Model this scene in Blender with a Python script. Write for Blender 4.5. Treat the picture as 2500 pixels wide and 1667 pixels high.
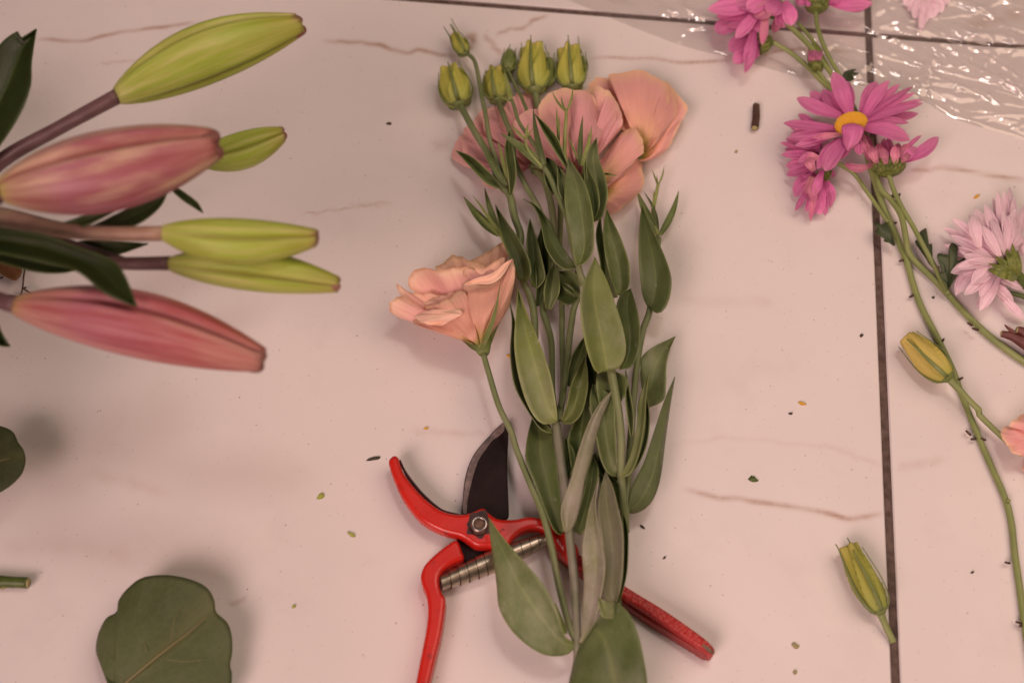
import bpy, math, random
import numpy as np
from mathutils import Vector, noise, Matrix
from mathutils.geometry import tessellate_polygon
for o in list(bpy.data.objects): bpy.data.objects.remove(o)
S = bpy.context.scene
R = math.radians
rng = random.Random(7)

# ------------------------------------------------------------------ camera, world, lamps, exposure
HFOV, TILT, DIST = R(45), R(28), 0.64
FPX = 1250 / math.tan(HFOV / 2)
cd = bpy.data.cameras.new('camera'); cam = bpy.data.objects.new('camera', cd)
S.collection.objects.link(cam); S.camera = cam
cam.location = (0, -DIST * math.sin(TILT), DIST * math.cos(TILT))
cam.rotation_euler = (TILT, 0, 0)
cd.sensor_fit = 'HORIZONTAL'; cd.angle = HFOV; cd.clip_start = .01; cd.clip_end = 50
cd.dof.use_dof = True; cd.dof.focus_distance = .625; cd.dof.aperture_fstop = 5.6

w = bpy.data.worlds.new('World'); S.world = w; w.use_nodes = True
bg = w.node_tree.nodes['Background']
bg.inputs[0].default_value = (1.0, .74, .68, 1); bg.inputs[1].default_value = .075

def area(name, loc, size, power, col, target=(0, 0, 0), size_y=None):
    l = bpy.data.lights.new(name, 'AREA'); l.energy = power; l.color = col; l.size = size
    if size_y: l.shape = 'RECTANGLE'; l.size_y = size_y
    o = bpy.data.objects.new(name, l); S.collection.objects.link(o); o.location = loc
    o.rotation_euler = (Vector(target) - Vector(loc)).to_track_quat('-Z', 'Y').to_euler()
    return o
l1 = area('mauve_window_light', (-.85, -1.5, 1.45), 1.15, 5.1, (1.0, .66, .62), (.16, -.12, 0)); l1.data.spread = R(62)
area('warm_room_light', (.72, .10, 1.12), 1.0, 6.7, (1.0, .70, .53), (.05, -.05, 0))
area('added_glint_light', (.22, .33, 1.5), .22, 2.6, (1.0, .84, .78), (.15, .1, 0))  # added overhead lamp, placed so the wrap's creases catch highlights

vs = S.view_settings; vs.view_transform = 'Standard'; vs.look = 'None'; vs.exposure = .05; vs.gamma = 1
S.render.engine = 'CYCLES'

# ------------------------------------------------------------------ photograph pixel -> point at height z
cT, sT = math.cos(TILT), math.sin(TILT)
CR = {'s': (0, 0, 1), 'a': (0, 0, 2.767), 'b': (0, 400, 2.767), 'c': (0, 960, 2.2176), 'd': (850, 0, 2.6133), 'e': (900, 500, 2.6138),
      'f': (900, 1000, 2.3511), 'l': (1650, 0, 2.6129), 'm': (1900, 400, 2.6133), 'n': (900, 1000, 3.92), 'o': (1900, 900, 2.045),
      'g': (1050, 50, 3.1354), 'h': (1200, 600, 3.92), 'i': (1200, 950, 3.92), 'j': (1150, 1267, 3.92), 'k': (1880, 160, 3.9205), 'p': (2200, 400, 3.1367)}
def src(c, x, y):
    a = CR[c]; return a[0] + x / a[2], a[1] + y / a[2]
def P(px, py, z=0.0):
    cx = (px - 1250) / FPX; cy = -(py - 833.5) / FPX
    dx, dy, dz = cx, sT + cy * cT, -cT + cy * sT
    k = (z - DIST * cT) / dz
    return Vector((dx * k, -DIST * sT + dy * k, z))
def Q(c, x, y, zmm=0): return P(*src(c, x, y), zmm / 1000)
def depth(p): return (p.y + DIST * sT) * sT - (p.z - DIST * cT) * cT
def M(px, c='s', at=None):                     # picture length -> metres at a point
    d = depth(at) if at is not None else DIST
    return px / CR[c][2] * d / FPX
def pts(c, l): return [src(c, q[0], q[1]) + ((q[2],) if len(q) > 2 else ()) for q in l]

# ------------------------------------------------------------------ object helpers
def root_loc(o):
    while o.parent: o = o.parent
    return o.location
def tag(o, label=None, cat=None, group=None, kind=None):
    if label: o['label'] = label
    if cat: o['category'] = cat
    if group: o['group'] = group
    if kind: o['kind'] = kind
    return o
def thing(name, loc, label, cat, group=None):
    o = bpy.data.objects.new(name, None); S.collection.objects.link(o); o.location = loc; o.empty_display_size = .01
    return tag(o, label, cat, group)
def mesh(name, V, F, mat, parent=None, uv=None, smooth=True, loc=None, thick=0, attr=None, wrap=False):
    me = bpy.data.meshes.new(name)
    off = root_loc(parent) if parent else (Vector(loc) if loc is not None else Vector((0, 0, 0)))
    V = np.asarray([tuple(v) for v in V], dtype=float) - np.array(off)
    me.from_pydata(V.tolist(), [], F)
    if uv is not None:
        ul = me.uv_layers.new(name='UVMap'); li = np.zeros(len(me.loops), dtype=np.int32); me.loops.foreach_get('vertex_index', li)
        uu = np.asarray(uv, dtype=np.float32)[li]
        if wrap:
            ls_, lt_ = np.zeros(len(me.polygons), dtype=np.int32), np.zeros(len(me.polygons), dtype=np.int32); me.polygons.foreach_get('loop_start', ls_); me.polygons.foreach_get('loop_total', lt_)
            for a_, n_ in zip(ls_, lt_):
                if n_ == 4:
                    q = uu[a_:a_ + 4, 0]
                    if q.max() - q.min() > .5: q[q < .5] += 1
        ul.data.foreach_set('uv', uu.ravel())
    if attr is not None:
        for k, a in attr.items():
            at = me.attributes.new(k, 'FLOAT', 'POINT'); at.data.foreach_set('value', np.asarray(a, dtype=np.float32))
    if smooth: me.polygons.foreach_set('use_smooth', [True] * len(me.polygons))
    me.materials.append(mat); me.update()
    o = bpy.data.objects.new(name, me); S.collection.objects.link(o)
    if parent: o.parent = parent
    elif loc is not None: o.location = loc
    if thick:
        md = o.modifiers.new('thickness', 'SOLIDIFY'); md.thickness = thick; md.offset = 0
    return o
def cr(pl, n, closed=False):                   # Catmull-Rom through points, n samples evenly along the length
    A = np.array([tuple(p) for p in pl], dtype=float)
    if len(A) == 2: t = np.linspace(0, 1, n)[:, None]; return A[0] * (1 - t) + A[1] * t
    if closed: E = np.vstack([A[-1], A, A[0], A[1]])
    else: E = np.vstack([2 * A[0] - A[1], A, 2 * A[-1] - A[-2]])
    out = []
    for i in range(1, len(E) - 2):
        p0, p1, p2, p3 = E[i - 1:i + 3]
        for t in np.linspace(0, 1, 16, endpoint=False):
            out.append(.5 * (2 * p1 + (p2 - p0) * t + (2 * p0 - 5 * p1 + 4 * p2 - p3) * t * t + (3 * p1 - p0 - 3 * p2 + p3) * t ** 3))
    out.append(E[-2]); out = np.array(out)
    s = np.r_[0, np.cumsum(np.linalg.norm(np.diff(out, axis=0), axis=1))]
    q = np.linspace(0, s[-1], n)
    return np.stack([np.interp(q, s, out[:, k]) for k in range(out.shape[1])], 1)
def grid_faces(n, m, wrap=False):
    F = []
    for i in range(n - 1):
        for j in range(m if wrap else m - 1):
            a, b = i * m + j, i * m + (j + 1) % m
            F.append((a, b, b + m, a + m))
    return F
def tube(name, pl, rad, mat, parent, seg=10, n=None, loc=None, lump=0.0, flat=1.0):
    """pl: (px, py, zmm) in photograph pixels; rad: photograph pixels, one or several"""
    W = [P(p[0], p[1], p[2] / 1000) for p in pl]
    n = n or max(8, 6 * len(W)); C = cr(W, n)
    rr = np.atleast_1d(rad).astype(float); rr = np.interp(np.linspace(0, 1, n), np.linspace(0, 1, len(rr)), rr)
    V, UV = [], []
    up = Vector((0.02, 0.03, 1))
    for i in range(n):
        t = Vector(C[min(i + 1, n - 1)] - C[max(i - 1, 0)]).normalized(); c = Vector(C[i])
        sx = t.cross(up).normalized(); sy = sx.cross(t)
        r = M(rr[i], 's', c)
        for k in range(seg):
            a = 2 * math.pi * k / seg; q = r * (1 + lump * noise.noise(Vector((i * .35, math.cos(a) * 2, math.sin(a) * 2 + c.x * 60))))
            V.append(c + sx * math.cos(a) * q + sy * math.sin(a) * q * flat); UV.append((k / seg, i / (n - 1)))
    F = grid_faces(n, seg, True); F.append(tuple(range(seg))[::-1]); F.append(tuple((n - 1) * seg + k for k in range(seg)))
    return mesh(name, V, F, mat, parent, UV, loc=loc, wrap=True)
def lathe(name, p0, p1, prof, mat, parent, seg=24, n=28, mod=None, curve=0.0, loc=None, capend=True, seam=None):
    """surface round the axis p0->p1; prof(v) radius in metres; mod(v, a) multiplies it"""
    ax = p1 - p0; L = ax.length; t = ax.normalized(); up = Vector((0, 0, 1)) if abs(t.z) < .9 else Vector((0, 1, 0))
    sx = t.cross(up).normalized(); sy = sx.cross(t); V, UV, SM = [], [], []
    for i in range(n):
        v = i / (n - 1); c = p0 + ax * v + sx * curve * math.sin(math.pi * v)
        for k in range(seg):
            a = 2 * math.pi * k / seg - math.pi / 2; r = prof(v) * (mod(v, a) if mod else 1); SM.append(seam(v, a) if seam else 0.0)
            V.append(c + sx * math.cos(a) * r + sy * math.sin(a) * r); UV.append((k / seg, v))
    F = grid_faces(n, seg, True); F.append(tuple(range(seg))[::-1])
    if capend: F.append(tuple((n - 1) * seg + k for k in range(seg)))
    return mesh(name, V, F, mat, parent, UV, loc=loc, wrap=True, attr={'seam': SM})
def leaf(name, c, Lp, Rp, mat, parent, z=(10, 10), arch=4, zl=3.5, zr=3.5, m=.5, n=26, k=10, thick=.0004, wav=.6, seed=None, loc=None):
    """blade between two traced edges that meet at base and tip; z in mm"""
    A = cr(pts(c, Lp), n); B = cr(pts(c, Rp), n); V, UV = [], []
    s = rng.random() * 50 if seed is None else seed
    for i in range(n):
        v = i / (n - 1); mid = A[i] * (1 - m) + B[i] * m; zz = z[0] + (z[1] - z[0]) * v + arch * math.sin(math.pi * v); tws = 2.2 * noise.noise(Vector((v * 2.2, s, 7)))
        ww = math.sin(math.pi * min(1, max(0, v * .96 + .02))) ** .6
        for j in range(k + 1):
            u = j / k
            if u < .5: e = (.5 - u) * 2; q = mid * (1 - e) + A[i] * e; dz = zl * e ** 1.5
            else: e = (u - .5) * 2; q = mid * (1 - e) + B[i] * e; dz = zr * e ** 1.5
            dz = (dz * 1.5 + tws * (2 * u - 1)) * ww + wav * 3.2 * e * noise.noise(Vector((v * 4 + s, u * 1.5, s)))
            V.append(P(q[0], q[1], (zz + dz) / 1000)); UV.append((u, v))
    return mesh(name, V, grid_faces(n, k + 1), mat, parent, UV, thick=thick, loc=loc)
def fan(name, c, B, O, mat, parent, z=(5, 10), bulge=6, cup=0, ruf=2.4, pleat=.5, n=18, k=72, thick=0, p=1.0, start=.05, zo=None, loc=None, seed=None, rag=3.2, und=1.7):
    """petal that spreads from point B to a traced edge O; z in mm; zo: heights along the edge"""
    E = cr(pts(c, O), k); b = np.array(src(c, *B)); s = rng.random() * 50 if seed is None else seed; V, UV = [], []
    ed_ = np.array([min(1, 6 * q, 6 * (1 - q)) * (noise.noise(Vector((q * 11 + s, 3, s))) + .6 * noise.noise(Vector((q * 27 + s, 5, s)))) for q in np.linspace(0, 1, k)])
    E = E + (E - b) / (np.linalg.norm(E - b, axis=1)[:, None] + 1e-6) * ed_[:, None] * rag * 1.6
    zz = np.interp(np.linspace(0, 1, k), np.linspace(0, 1, len(zo)), zo) if zo else np.full(k, z[1])
    for i in range(n):
        v = start + (1 - start) * i / (n - 1)
        for j in range(k):
            u = j / (k - 1); q = b + (E[j] - b) * v
            h = z[0] + (zz[j] - z[0]) * v ** p + bulge * math.sin(math.pi * v ** .9) + cup * (2 * u - 1) ** 2 * v
            h += und * v * noise.noise(Vector((u * 3.1 + s, v * 2.2, s + 4))) * 2 + ruf * v ** 4 * noise.noise(Vector((u * 6 + s, v * 1.2, s))) * 2 + pleat * v * (1 - .4 * v) * noise.noise(Vector((u * 15 + s, v * 2.2, s + 9))) * 2
            V.append(P(q[0], q[1], max(.35, h) / 1000)); UV.append((u, v))
    return mesh(name, V, grid_faces(n, k), mat, parent, UV, thick=thick, loc=loc)
def strip(name, c, B, T, wpx, mat, parent, z=(8, 10), arch=3, cup=.8, bend=0, roll=0, shape='petal', n=18, k=10, thick=0, curl=0, loc=None):
    """one narrow petal, sepal or leaflet from B to T; wpx = full width in crop pixels, bend sideways in crop pixels, z in mm"""
    tp = rng.uniform(.75, 1.9); st = rng.uniform(.45, .62)
    if shape == 'petal': prof = lambda v: (.42 + .58 * min(1, v / .5) ** .8) * max(.03, 1 - (max(0, v - st) / (1 - st)) ** (1.2 + tp)) ** .75
    elif shape == 'sepal': prof = lambda v: max(.04, (1 - v) ** .75) * (.75 + .5 * math.sin(math.pi * min(1, v * 1.3)))
    else: prof = lambda v: max(.02, math.sin(math.pi * min(1, (v * .93 + .07)) ** .72) ** .85)
    b, t = np.array([*src(c, *B)]), np.array([*src(c, *T)]); d = t - b; L = np.linalg.norm(d); nn = np.array([-d[1], d[0]]) / max(L, 1e-6)
    sc = CR[c][2]; V, UV = [], []; s = rng.random() * 60
    for i in range(n):
        v = i / (n - 1); q = b + d * v + nn * (bend / sc) * math.sin(math.pi * v) * 1.0
        zz = z[0] + (z[1] - z[0]) * v + arch * math.sin(math.pi * v) - curl * max(0, v - .6) ** 2 * 6
        hw = wpx / sc / 2 * prof(v)
        for j in range(k + 1):
            u = j / k; x = 2 * u - 1
            mm = hw * M(1) * 1000
            off = nn * x * hw * math.cos(roll); dz = x * mm * math.sin(roll) + cup * (x * x - .3) * prof(v) + .30 * math.cos(x * 8) * prof(v) + .8 * noise.noise(Vector((v * 3 + s, u, s)))
            r = q + off; V.append(P(r[0], r[1], max(.3, zz + dz) / 1000)); UV.append((u, v))
    return mesh(name, V, grid_faces(n, k + 1), mat, parent, UV, thick=thick, loc=loc)
def poly_prism(name, c, O, z0, z1, mat, parent, bev=.8, n=None, loc=None, smooth_outline=True, seg=3):
    """traced outline with thickness z0..z1 (mm) and rounded upper edges"""
    E = cr(pts(c, O), n or 8 * len(O), True)[:-1] if smooth_outline else np.array(pts(c, O))
    W0 = [P(x, y, (z1 - bev * .5) / 1000) for x, y in E]; W0 = [Vector((q.x, q.y, z0 / 1000)) for q in W0]; k = len(W0)
    cen = sum(W0, Vector()) / k; V = [Vector(q) for q in W0]
    area2 = sum(W0[i].x * W0[(i + 1) % k].y - W0[(i + 1) % k].x * W0[i].y for i in range(k)); sg = 1 if area2 > 0 else -1
    nr = []
    for i in range(k):
        t = (W0[(i + 1) % k] - W0[i - 1]); nr.append(Vector((-t.y, t.x, 0)).normalized() * sg)
    rings = [(0, z1 - bev)] + [(bev * (1 - math.cos(a)), z1 - bev + bev * math.sin(a)) for a in [math.pi / 2 * (q + 1) / seg for q in range(seg)]]
    for ins, z in rings: V += [W0[i] + nr[i] * ins / 1000 + Vector((0, 0, (z - z0) / 1000)) for i in range(k)]
    F = grid_faces(len(rings) + 1, k, True); top = len(rings) * k
    tri = tessellate_polygon([[Vector((q.x, q.y, 0)) for q in V[top:top + k]]])
    for t in tri:
        a, b, c_ = (V[top + q] for q in t); t = tuple(top + q for q in t); F.append(t if ((b - a).cross(c_ - a).z > 0) == (sg > 0) else t[::-1])
    if sg < 0: F = [f[::-1] for f in F]
    o = mesh(name, V, F, mat, parent, None, smooth=True, loc=loc)
    o.data.polygons.foreach_set('use_smooth', [len(p.vertices) == 4 for p in o.data.polygons])
    return o

# ------------------------------------------------------------------ materials
class NT:
    def __init__(s, name):
        s.m = bpy.data.materials.new(name); s.m.use_nodes = True; s.t = s.m.node_tree; s.b = s.t.nodes['Principled BSDF']; s.out = s.t.nodes['Material Output']
    def n(s, ty, **kw):
        x = s.t.nodes.new(ty)
        for k, v in kw.items():
            if k[0] == 'i' and k[1:].isdigit(): s.set(x.inputs[int(k[1:])], v)
            else: setattr(x, k, v)
        return x
    def set(s, sock, v):
        if hasattr(v, 'links') or hasattr(v, 'is_linked'): s.t.links.new(v, sock)
        else: sock.default_value = v
    def link(s, a, b): s.t.links.new(a, b)
    def math(s, op, a, b=0.0, clamp=False):
        x = s.n('ShaderNodeMath', operation=op, use_clamp=clamp); s.set(x.inputs[0], a); s.set(x.inputs[1], b); return x.outputs[0]
    def mix(s, f, a, b, bt='MIX'):
        x = s.n('ShaderNodeMix', data_type='RGBA', blend_type=bt); s.set(x.inputs[0], f); s.set(x.inputs[6], a if not isinstance(a, tuple) else (*a, 1)[:4]); s.set(x.inputs[7], b if not isinstance(b, tuple) else (*b, 1)[:4]); return x.outputs[2]
    def ramp(s, f, stops, inter='LINEAR'):
        x = s.n('ShaderNodeValToRGB'); r = x.color_ramp; r.interpolation = inter
        while len(r.elements) < len(stops): r.elements.new(.5)
        for e, (p, c) in zip(r.elements, stops): e.position = p; e.color = (*c, 1) if len(c) == 3 else c
        s.set(x.inputs[0], f); return x.outputs[0]
    def noise(s, vec, scale, detail=3, rough=.55, out=0):
        x = s.n('ShaderNodeTexNoise'); x.inputs['Scale'].default_value = scale; x.inputs['Detail'].default_value = detail; x.inputs['Roughness'].default_value = rough
        if vec is not None: s.link(vec, x.inputs['Vector'])
        return x.outputs[out]
    def obj(s): return s.n('ShaderNodeTexCoord').outputs['Object']
    def uv(s): return s.n('ShaderNodeTexCoord').outputs['UV']
    def sep(s, v):
        x = s.n('ShaderNodeSeparateXYZ'); s.link(v, x.inputs[0]); return x.outputs
    def scl(s, v, x, y, z, off=None):
        m = s.n('ShaderNodeMapping'); s.link(v, m.inputs[0]); m.inputs['Scale'].default_value = (x, y, z)
        if off is not None: s.link(off, m.inputs['Location'])
        return m.outputs[0]
    def rnd(s): return s.n('ShaderNodeObjectInfo').outputs['Random']
    def bump(s, h, strength, dist):
        x = s.n('ShaderNodeBump'); x.inputs['Strength'].default_value = strength; x.inputs['Distance'].default_value = dist; s.link(h, x.inputs['Height']); s.link(x.outputs[0], s.b.inputs['Normal']); return x.outputs[0]
    def fin(s, col=None, rough=.5, spec=.5, trans=0.0, tcol=None, nrm=None, **kw):
        if col is not None: s.set(s.b.inputs['Base Color'], col if not isinstance(col, tuple) else (*col, 1)[:4])
        s.set(s.b.inputs['Roughness'], rough); s.b.inputs['Specular IOR Level'].default_value = spec
        for k, v in kw.items(): s.set(s.b.inputs[k.replace('_', ' ')], v)
        if trans:
            t = s.n('ShaderNodeBsdfTranslucent'); s.set(t.inputs[0], tcol if tcol is not None else col)
            x = s.n('ShaderNodeMixShader'); x.inputs[0].default_value = trans; s.link(s.b.outputs[0], x.inputs[1]); s.link(t.outputs[0], x.inputs[2]); s.link(x.outputs[0], s.out.inputs[0])
        return s.m

def mat_leaf(name, base, dark, margin, bloom=(.42, .40, .36), bloomk=.5, rough=.36, trans=.12, marks=.5, spec=.5, latk=.06, net=0):
    T = NT(name); uv = T.uv(); u, v, _ = T.sep(uv); r = T.rnd(); ob = T.obj()
    ob2 = T.n('ShaderNodeVectorMath', operation='ADD'); T.link(ob, ob2.inputs[0]); cx = T.n('ShaderNodeCombineXYZ'); T.link(T.math('MULTIPLY', r, 7.0), cx.inputs[0]); T.link(cx.outputs[0], ob2.inputs[1]); o = ob2.outputs[0]
    n1 = T.noise(o, 42, 4)
    c = T.mix(T.ramp(n1, [(.3, (0, 0, 0)), (.7, (1, 1, 1))]), dark, base)
    fine = T.noise(T.scl(uv, 30, 3, 1), 4, 3); c = T.mix(T.math('MULTIPLY', fine, .35), c, T.mix(.5, c, margin))
    side = T.math('ABSOLUTE', T.math('SUBTRACT', u, .5))
    lat = T.n('ShaderNodeTexWave', wave_type='BANDS', bands_direction='Y'); lat.inputs['Scale'].default_value = 2.6; lat.inputs['Distortion'].default_value = 3; lat.inputs['Detail'].default_value = 2
    cv = T.n('ShaderNodeCombineXYZ'); T.link(T.math('SUBTRACT', v, T.math('MULTIPLY', side, .75)), cv.inputs[1]); T.link(T.math('MULTIPLY', r, 30.), cv.inputs[2]); T.link(cv.outputs[0], lat.inputs[0])
    c = T.mix(T.math('MULTIPLY', T.ramp(lat.outputs[0], [(.9, (0, 0, 0)), (1, (1, 1, 1))]), latk), c, margin)
    rib = T.ramp(side, [(0, (1, 1, 1)), (.022, (.6, .6, .6)), (.05, (0, 0, 0))]); c = T.mix(T.math('MULTIPLY', rib, .35), c, margin)
    edge = T.ramp(side, [(.475, (0, 0, 0)), (.495, (1, 1, 1))]); c = T.mix(T.math('MULTIPLY', edge, .45), c, margin)
    basev = T.ramp(v, [(0, (1, 1, 1)), (.12, (0, 0, 0))]); c = T.mix(T.math('MULTIPLY', basev, .45), c, margin)
    b1 = T.ramp(T.noise(T.scl(o, 55, 30, 40), 1, 7, .72), [(.42, (0, 0, 0)), (.66, (1, 1, 1))]); c = T.mix(T.math('MULTIPLY', b1, T.math('MULTIPLY', T.math('ADD', T.math('MULTIPLY', r, .9), .15), bloomk)), c, bloom)
    scr = T.ramp(T.noise(T.scl(o, 330, 210, 300), 1, 5, .7), [(.62, (0, 0, 0)), (.70, (1, 1, 1))])
    area_ = T.ramp(T.noise(o, 60, 2), [(.47, (0, 0, 0)), (.58, (1, 1, 1))]); c = T.mix(T.math('MULTIPLY', T.math('MULTIPLY', scr, area_), marks), c, (.60, .58, .52))
    hv = T.n('ShaderNodeHueSaturation'); T.link(c, hv.inputs['Color']); T.link(T.math('ADD', T.math('MULTIPLY', r, .50), .62), hv.inputs['Value']); c = hv.outputs[0]
    if net:
        vo = T.n('ShaderNodeTexVoronoi', feature='DISTANCE_TO_EDGE'); vo.inputs['Scale'].default_value = 210; T.link(o, vo.inputs[0]); c = T.mix(T.math('MULTIPLY', T.ramp(vo.outputs[0], [(.02, (1, 1, 1)), (.09, (0, 0, 0))]), net), c, margin)
    T.bump(T.math('SUBTRACT', T.noise(T.scl(uv, 40, 5, 1), 3, 4), T.math('MULTIPLY', rib, .5)), .35, .0006)
    return T.fin(c, rough, spec, trans, T.mix(.5, c, (base[0] * 1.1, base[1] * 1.3, base[2] * .4)))
TRK = .5
def mat_petal(name, stops, vein, edge=None, su=38, veink=.35, rough=.55, trans=.28, bump=.9, edgek=.6, vary=.16, blotch=None, seam=None, rim=None):
    T = NT(name); uv = T.uv(); u, v, _ = T.sep(uv); r = T.rnd()
    jit = T.math('ADD', v, T.math('MULTIPLY', T.math('SUBTRACT', T.noise(T.scl(uv, 7, 1.2, 1), 1.7, 2), .5), .22))
    c = T.ramp(jit, stops)
    off = T.n('ShaderNodeCombineXYZ'); T.link(T.math('MULTIPLY', r, 40.), off.inputs[0])
    f = T.noise(T.scl(uv, su, 1.6, 1, off.outputs[0]), 1, 4, .6); fr = T.ramp(f, [(.42, (0, 0, 0)), (.66, (1, 1, 1))])
    c = T.mix(T.math('MULTIPLY', fr, veink), c, vein)
    if blotch: c = T.mix(T.math('MULTIPLY', T.ramp(T.noise(T.scl(uv, 10, 1.5, 1, off.outputs[0]), 1, 4), [(.46, (0, 0, 0)), (.62, (1, 1, 1))]), blotch[1]), c, blotch[0])
    if seam: c = T.mix(T.n('ShaderNodeAttribute', attribute_name='seam').outputs['Fac'], c, seam)
    if edge: c = T.mix(T.math('MULTIPLY', T.ramp(jit, [(.90, (0, 0, 0)), (.99, (1, 1, 1))]), edgek), c, edge)
    if rim: c = T.mix(T.math('MULTIPLY', T.ramp(T.math('ADD', v, T.math('MULTIPLY', T.math('SUBTRACT', T.noise(T.scl(uv, 16, 1, 1, off.outputs[0]), 1, 4), .5), .09)), [(.955, (0, 0, 0)), (.99, (1, 1, 1))]), .8), c, rim)
    hv = T.n('ShaderNodeHueSaturation'); T.link(c, hv.inputs['Color']); T.link(T.math('ADD', T.math('MULTIPLY', r, vary * 2), 1 - vary), hv.inputs['Value']); c = hv.outputs[0]
    T.bump(T.math('ADD', f, T.math('MULTIPLY', T.noise(T.scl(uv, 9, 5, 1), 1, 3), .6)), bump, .0007)
    return T.fin(c, rough, .3, trans * TRK, c)
def mat_simple(name, col, col2=None, scale=60, rough=.5, spec=.5, bump=0, dist=.0005, stretch=None, trans=0, **kw):
    T = NT(name); o = T.uv() if stretch else T.obj(); c = col
    n = T.noise(T.scl(o, *stretch) if stretch else o, 1 if stretch else scale, 4, .6)
    if col2: c = T.mix(T.ramp(n, [(.35, (0, 0, 0)), (.68, (1, 1, 1))]), col, col2)
    if bump: T.bump(n, bump, dist)
    return T.fin(c, rough, spec, trans, None, **kw)

m_leaf = mat_leaf('lisianthus_leaf', (.155, .225, .075), (.065, .105, .022), (.34, .41, .13), bloom=(.38, .40, .24), bloomk=.5)
m_leafpale = mat_leaf('lisianthus_leaf_pale', (.265, .335, .105), (.145, .20, .045), (.42, .48, .14), bloom=(.42, .44, .30), bloomk=.6, marks=.8)
m_leafgrey = mat_leaf('lisianthus_leaf_grey', (.27, .28, .17), (.18, .20, .10), (.42, .45, .17), bloom=(.50, .46, .42), bloomk=.75, marks=.85)
m_lilyleaf = mat_leaf('lily_leaf', (.038, .064, .010), (.016, .030, .005), (.11, .17, .025), bloomk=.05, rough=.36, marks=0, trans=.06)
m_chleaf = mat_leaf('chrysanthemum_leaf', (.085, .125, .055), (.045, .075, .028), (.16, .22, .08), bloomk=.1, marks=0)
m_euc = mat_leaf('eucalyptus_leaf', (.100, .140, .048), (.062, .095, .028), (.22, .22, .08), bloom=(.16, .18, .11), bloomk=.5, rough=.6, marks=.1, trans=.05, latk=0, net=.10)
def mat_stem(name, a, b, pale):
    T = NT(name); uv = T.uv(); o = T.obj(); c = T.mix(T.ramp(T.noise(o, 55, 4), [(.35, (0, 0, 0)), (.65, (1, 1, 1))]), a, b)
    f = T.ramp(T.noise(T.scl(uv, 14, 4, 1), 1, 4), [(.52, (0, 0, 0)), (.75, (1, 1, 1))]); c = T.mix(T.math('MULTIPLY', f, .5), c, pale)
    T.bump(T.noise(T.scl(uv, 22, 3, 1), 1, 3), .4, .0006); return T.fin(c, .45, .45)
m_stem = mat_stem('lisianthus_stem', (.15, .20, .07), (.22, .26, .12), (.36, .34, .24))
m_stemgrey = mat_stem('lisianthus_stem_grey', (.17, .19, .11), (.29, .28, .21), (.42, .38, .33))
m_chstem = mat_stem('chrysanthemum_stem', (.20, .26, .08), (.27, .33, .11), (.33, .30, .14))
m_lilystem = mat_stem('lily_stalk', (.075, .035, .038), (.14, .075, .075), (.27, .19, .18))
m_lilystem2 = mat_stem('lily_stalk_tan', (.30, .17, .13), (.40, .27, .18), (.45, .36, .30))
m_sepal = mat_simple('sepal_green', (.15, .20, .05), (.22, .28, .09), 90, .5)
m_shoot = mat_simple('young_shoot', (.26, .33, .09), (.35, .40, .14), 90, .5)
m_peach = mat_petal('petal_peach', [(.0, (.55, .62, .10)), (.16, (.78, .66, .22)), (.34, (.88, .50, .34)), (.75, (.92, .53, .40)), (1, (.95, .62, .44))], (.78, .40, .34), (.96, .72, .52), veink=.45, trans=.38, rim=(.62, .36, .20))
m_peachin = mat_petal('petal_peach_inner', [(.0, (.62, .24, .30)), (.5, (.74, .33, .36)), (.72, (.88, .50, .44)), (.9, (.93, .60, .46)), (1, (.95, .66, .48))], (.76, .36, .38), (.94, .68, .50), veink=.35, rim=(.66, .40, .24))
m_pink = mat_petal('petal_salmon', [(.0, (.62, .66, .14)), (.10, (.80, .64, .26)), (.28, (.96, .55, .38)), (.65, (.97, .51, .47)), (.9, (.97, .57, .48)), (1, (.98, .65, .48))], (.84, .36, .36), (.98, .70, .40), veink=.28, edgek=.5, trans=.3, vary=.06)
m_pinkr = mat_petal('petal_rose', [(.0, (.55, .22, .22)), (.2, (.92, .46, .44)), (.7, (.96, .50, .50)), (1, (.97, .55, .52))], (.80, .36, .42), (.94, .62, .46), trans=.3, vary=.06, veink=.35, edgek=.4)
m_orange = mat_petal('petal_orange_salmon', [(.0, (.55, .62, .10)), (.16, (.72, .64, .16)), (.30, (.94, .58, .32)), (.55, (.97, .52, .41)), (.85, (.97, .52, .47)), (1, (.98, .62, .44))], (.84, .36, .33), (.98, .66, .38), veink=.3, edgek=.5, trans=.3, vary=.06)
m_lip = mat_simple('petal_lip', (.95, .66, .48), (.93, .58, .45), 120, .6)
m_mag = mat_petal('petal_magenta', [(.0, (.64, .15, .38)), (.5, (.75, .22, .47)), (1, (.82, .30, .51))], (.60, .12, .38), (.88, .42, .60), su=9, veink=.55, bump=1.0, vary=.2)
m_magp = mat_petal('petal_magenta_pale', [(.0, (.78, .36, .40)), (.5, (.78, .31, .43)), (1, (.76, .25, .42))], (.64, .17, .34), (.86, .47, .50), su=9, veink=.4, bump=1.0, vary=.2)
m_pale = mat_petal('petal_pale_pink', [(.0, (.90, .70, .72)), (.5, (.92, .70, .78)), (1, (.94, .77, .82))], (.84, .54, .68), (.96, .88, .88), su=8, veink=.4, bump=.8, vary=.12)
m_bud = mat_petal('bud_yellow_green', [(.0, (.42, .50, .12)), (.3, (.50, .52, .10)), (.8, (.56, .54, .10)), (1, (.68, .58, .16))], (.32, .40, .06), None, su=26, veink=.5, trans=.1, seam=(.34, .40, .07))
m_budy = mat_petal('bud_yellow', [(.0, (.48, .52, .10)), (.3, (.70, .60, .16)), (1, (.78, .62, .18))], (.56, .50, .08), None, su=22, veink=.5, trans=.1, seam=(.52, .48, .08))
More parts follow.
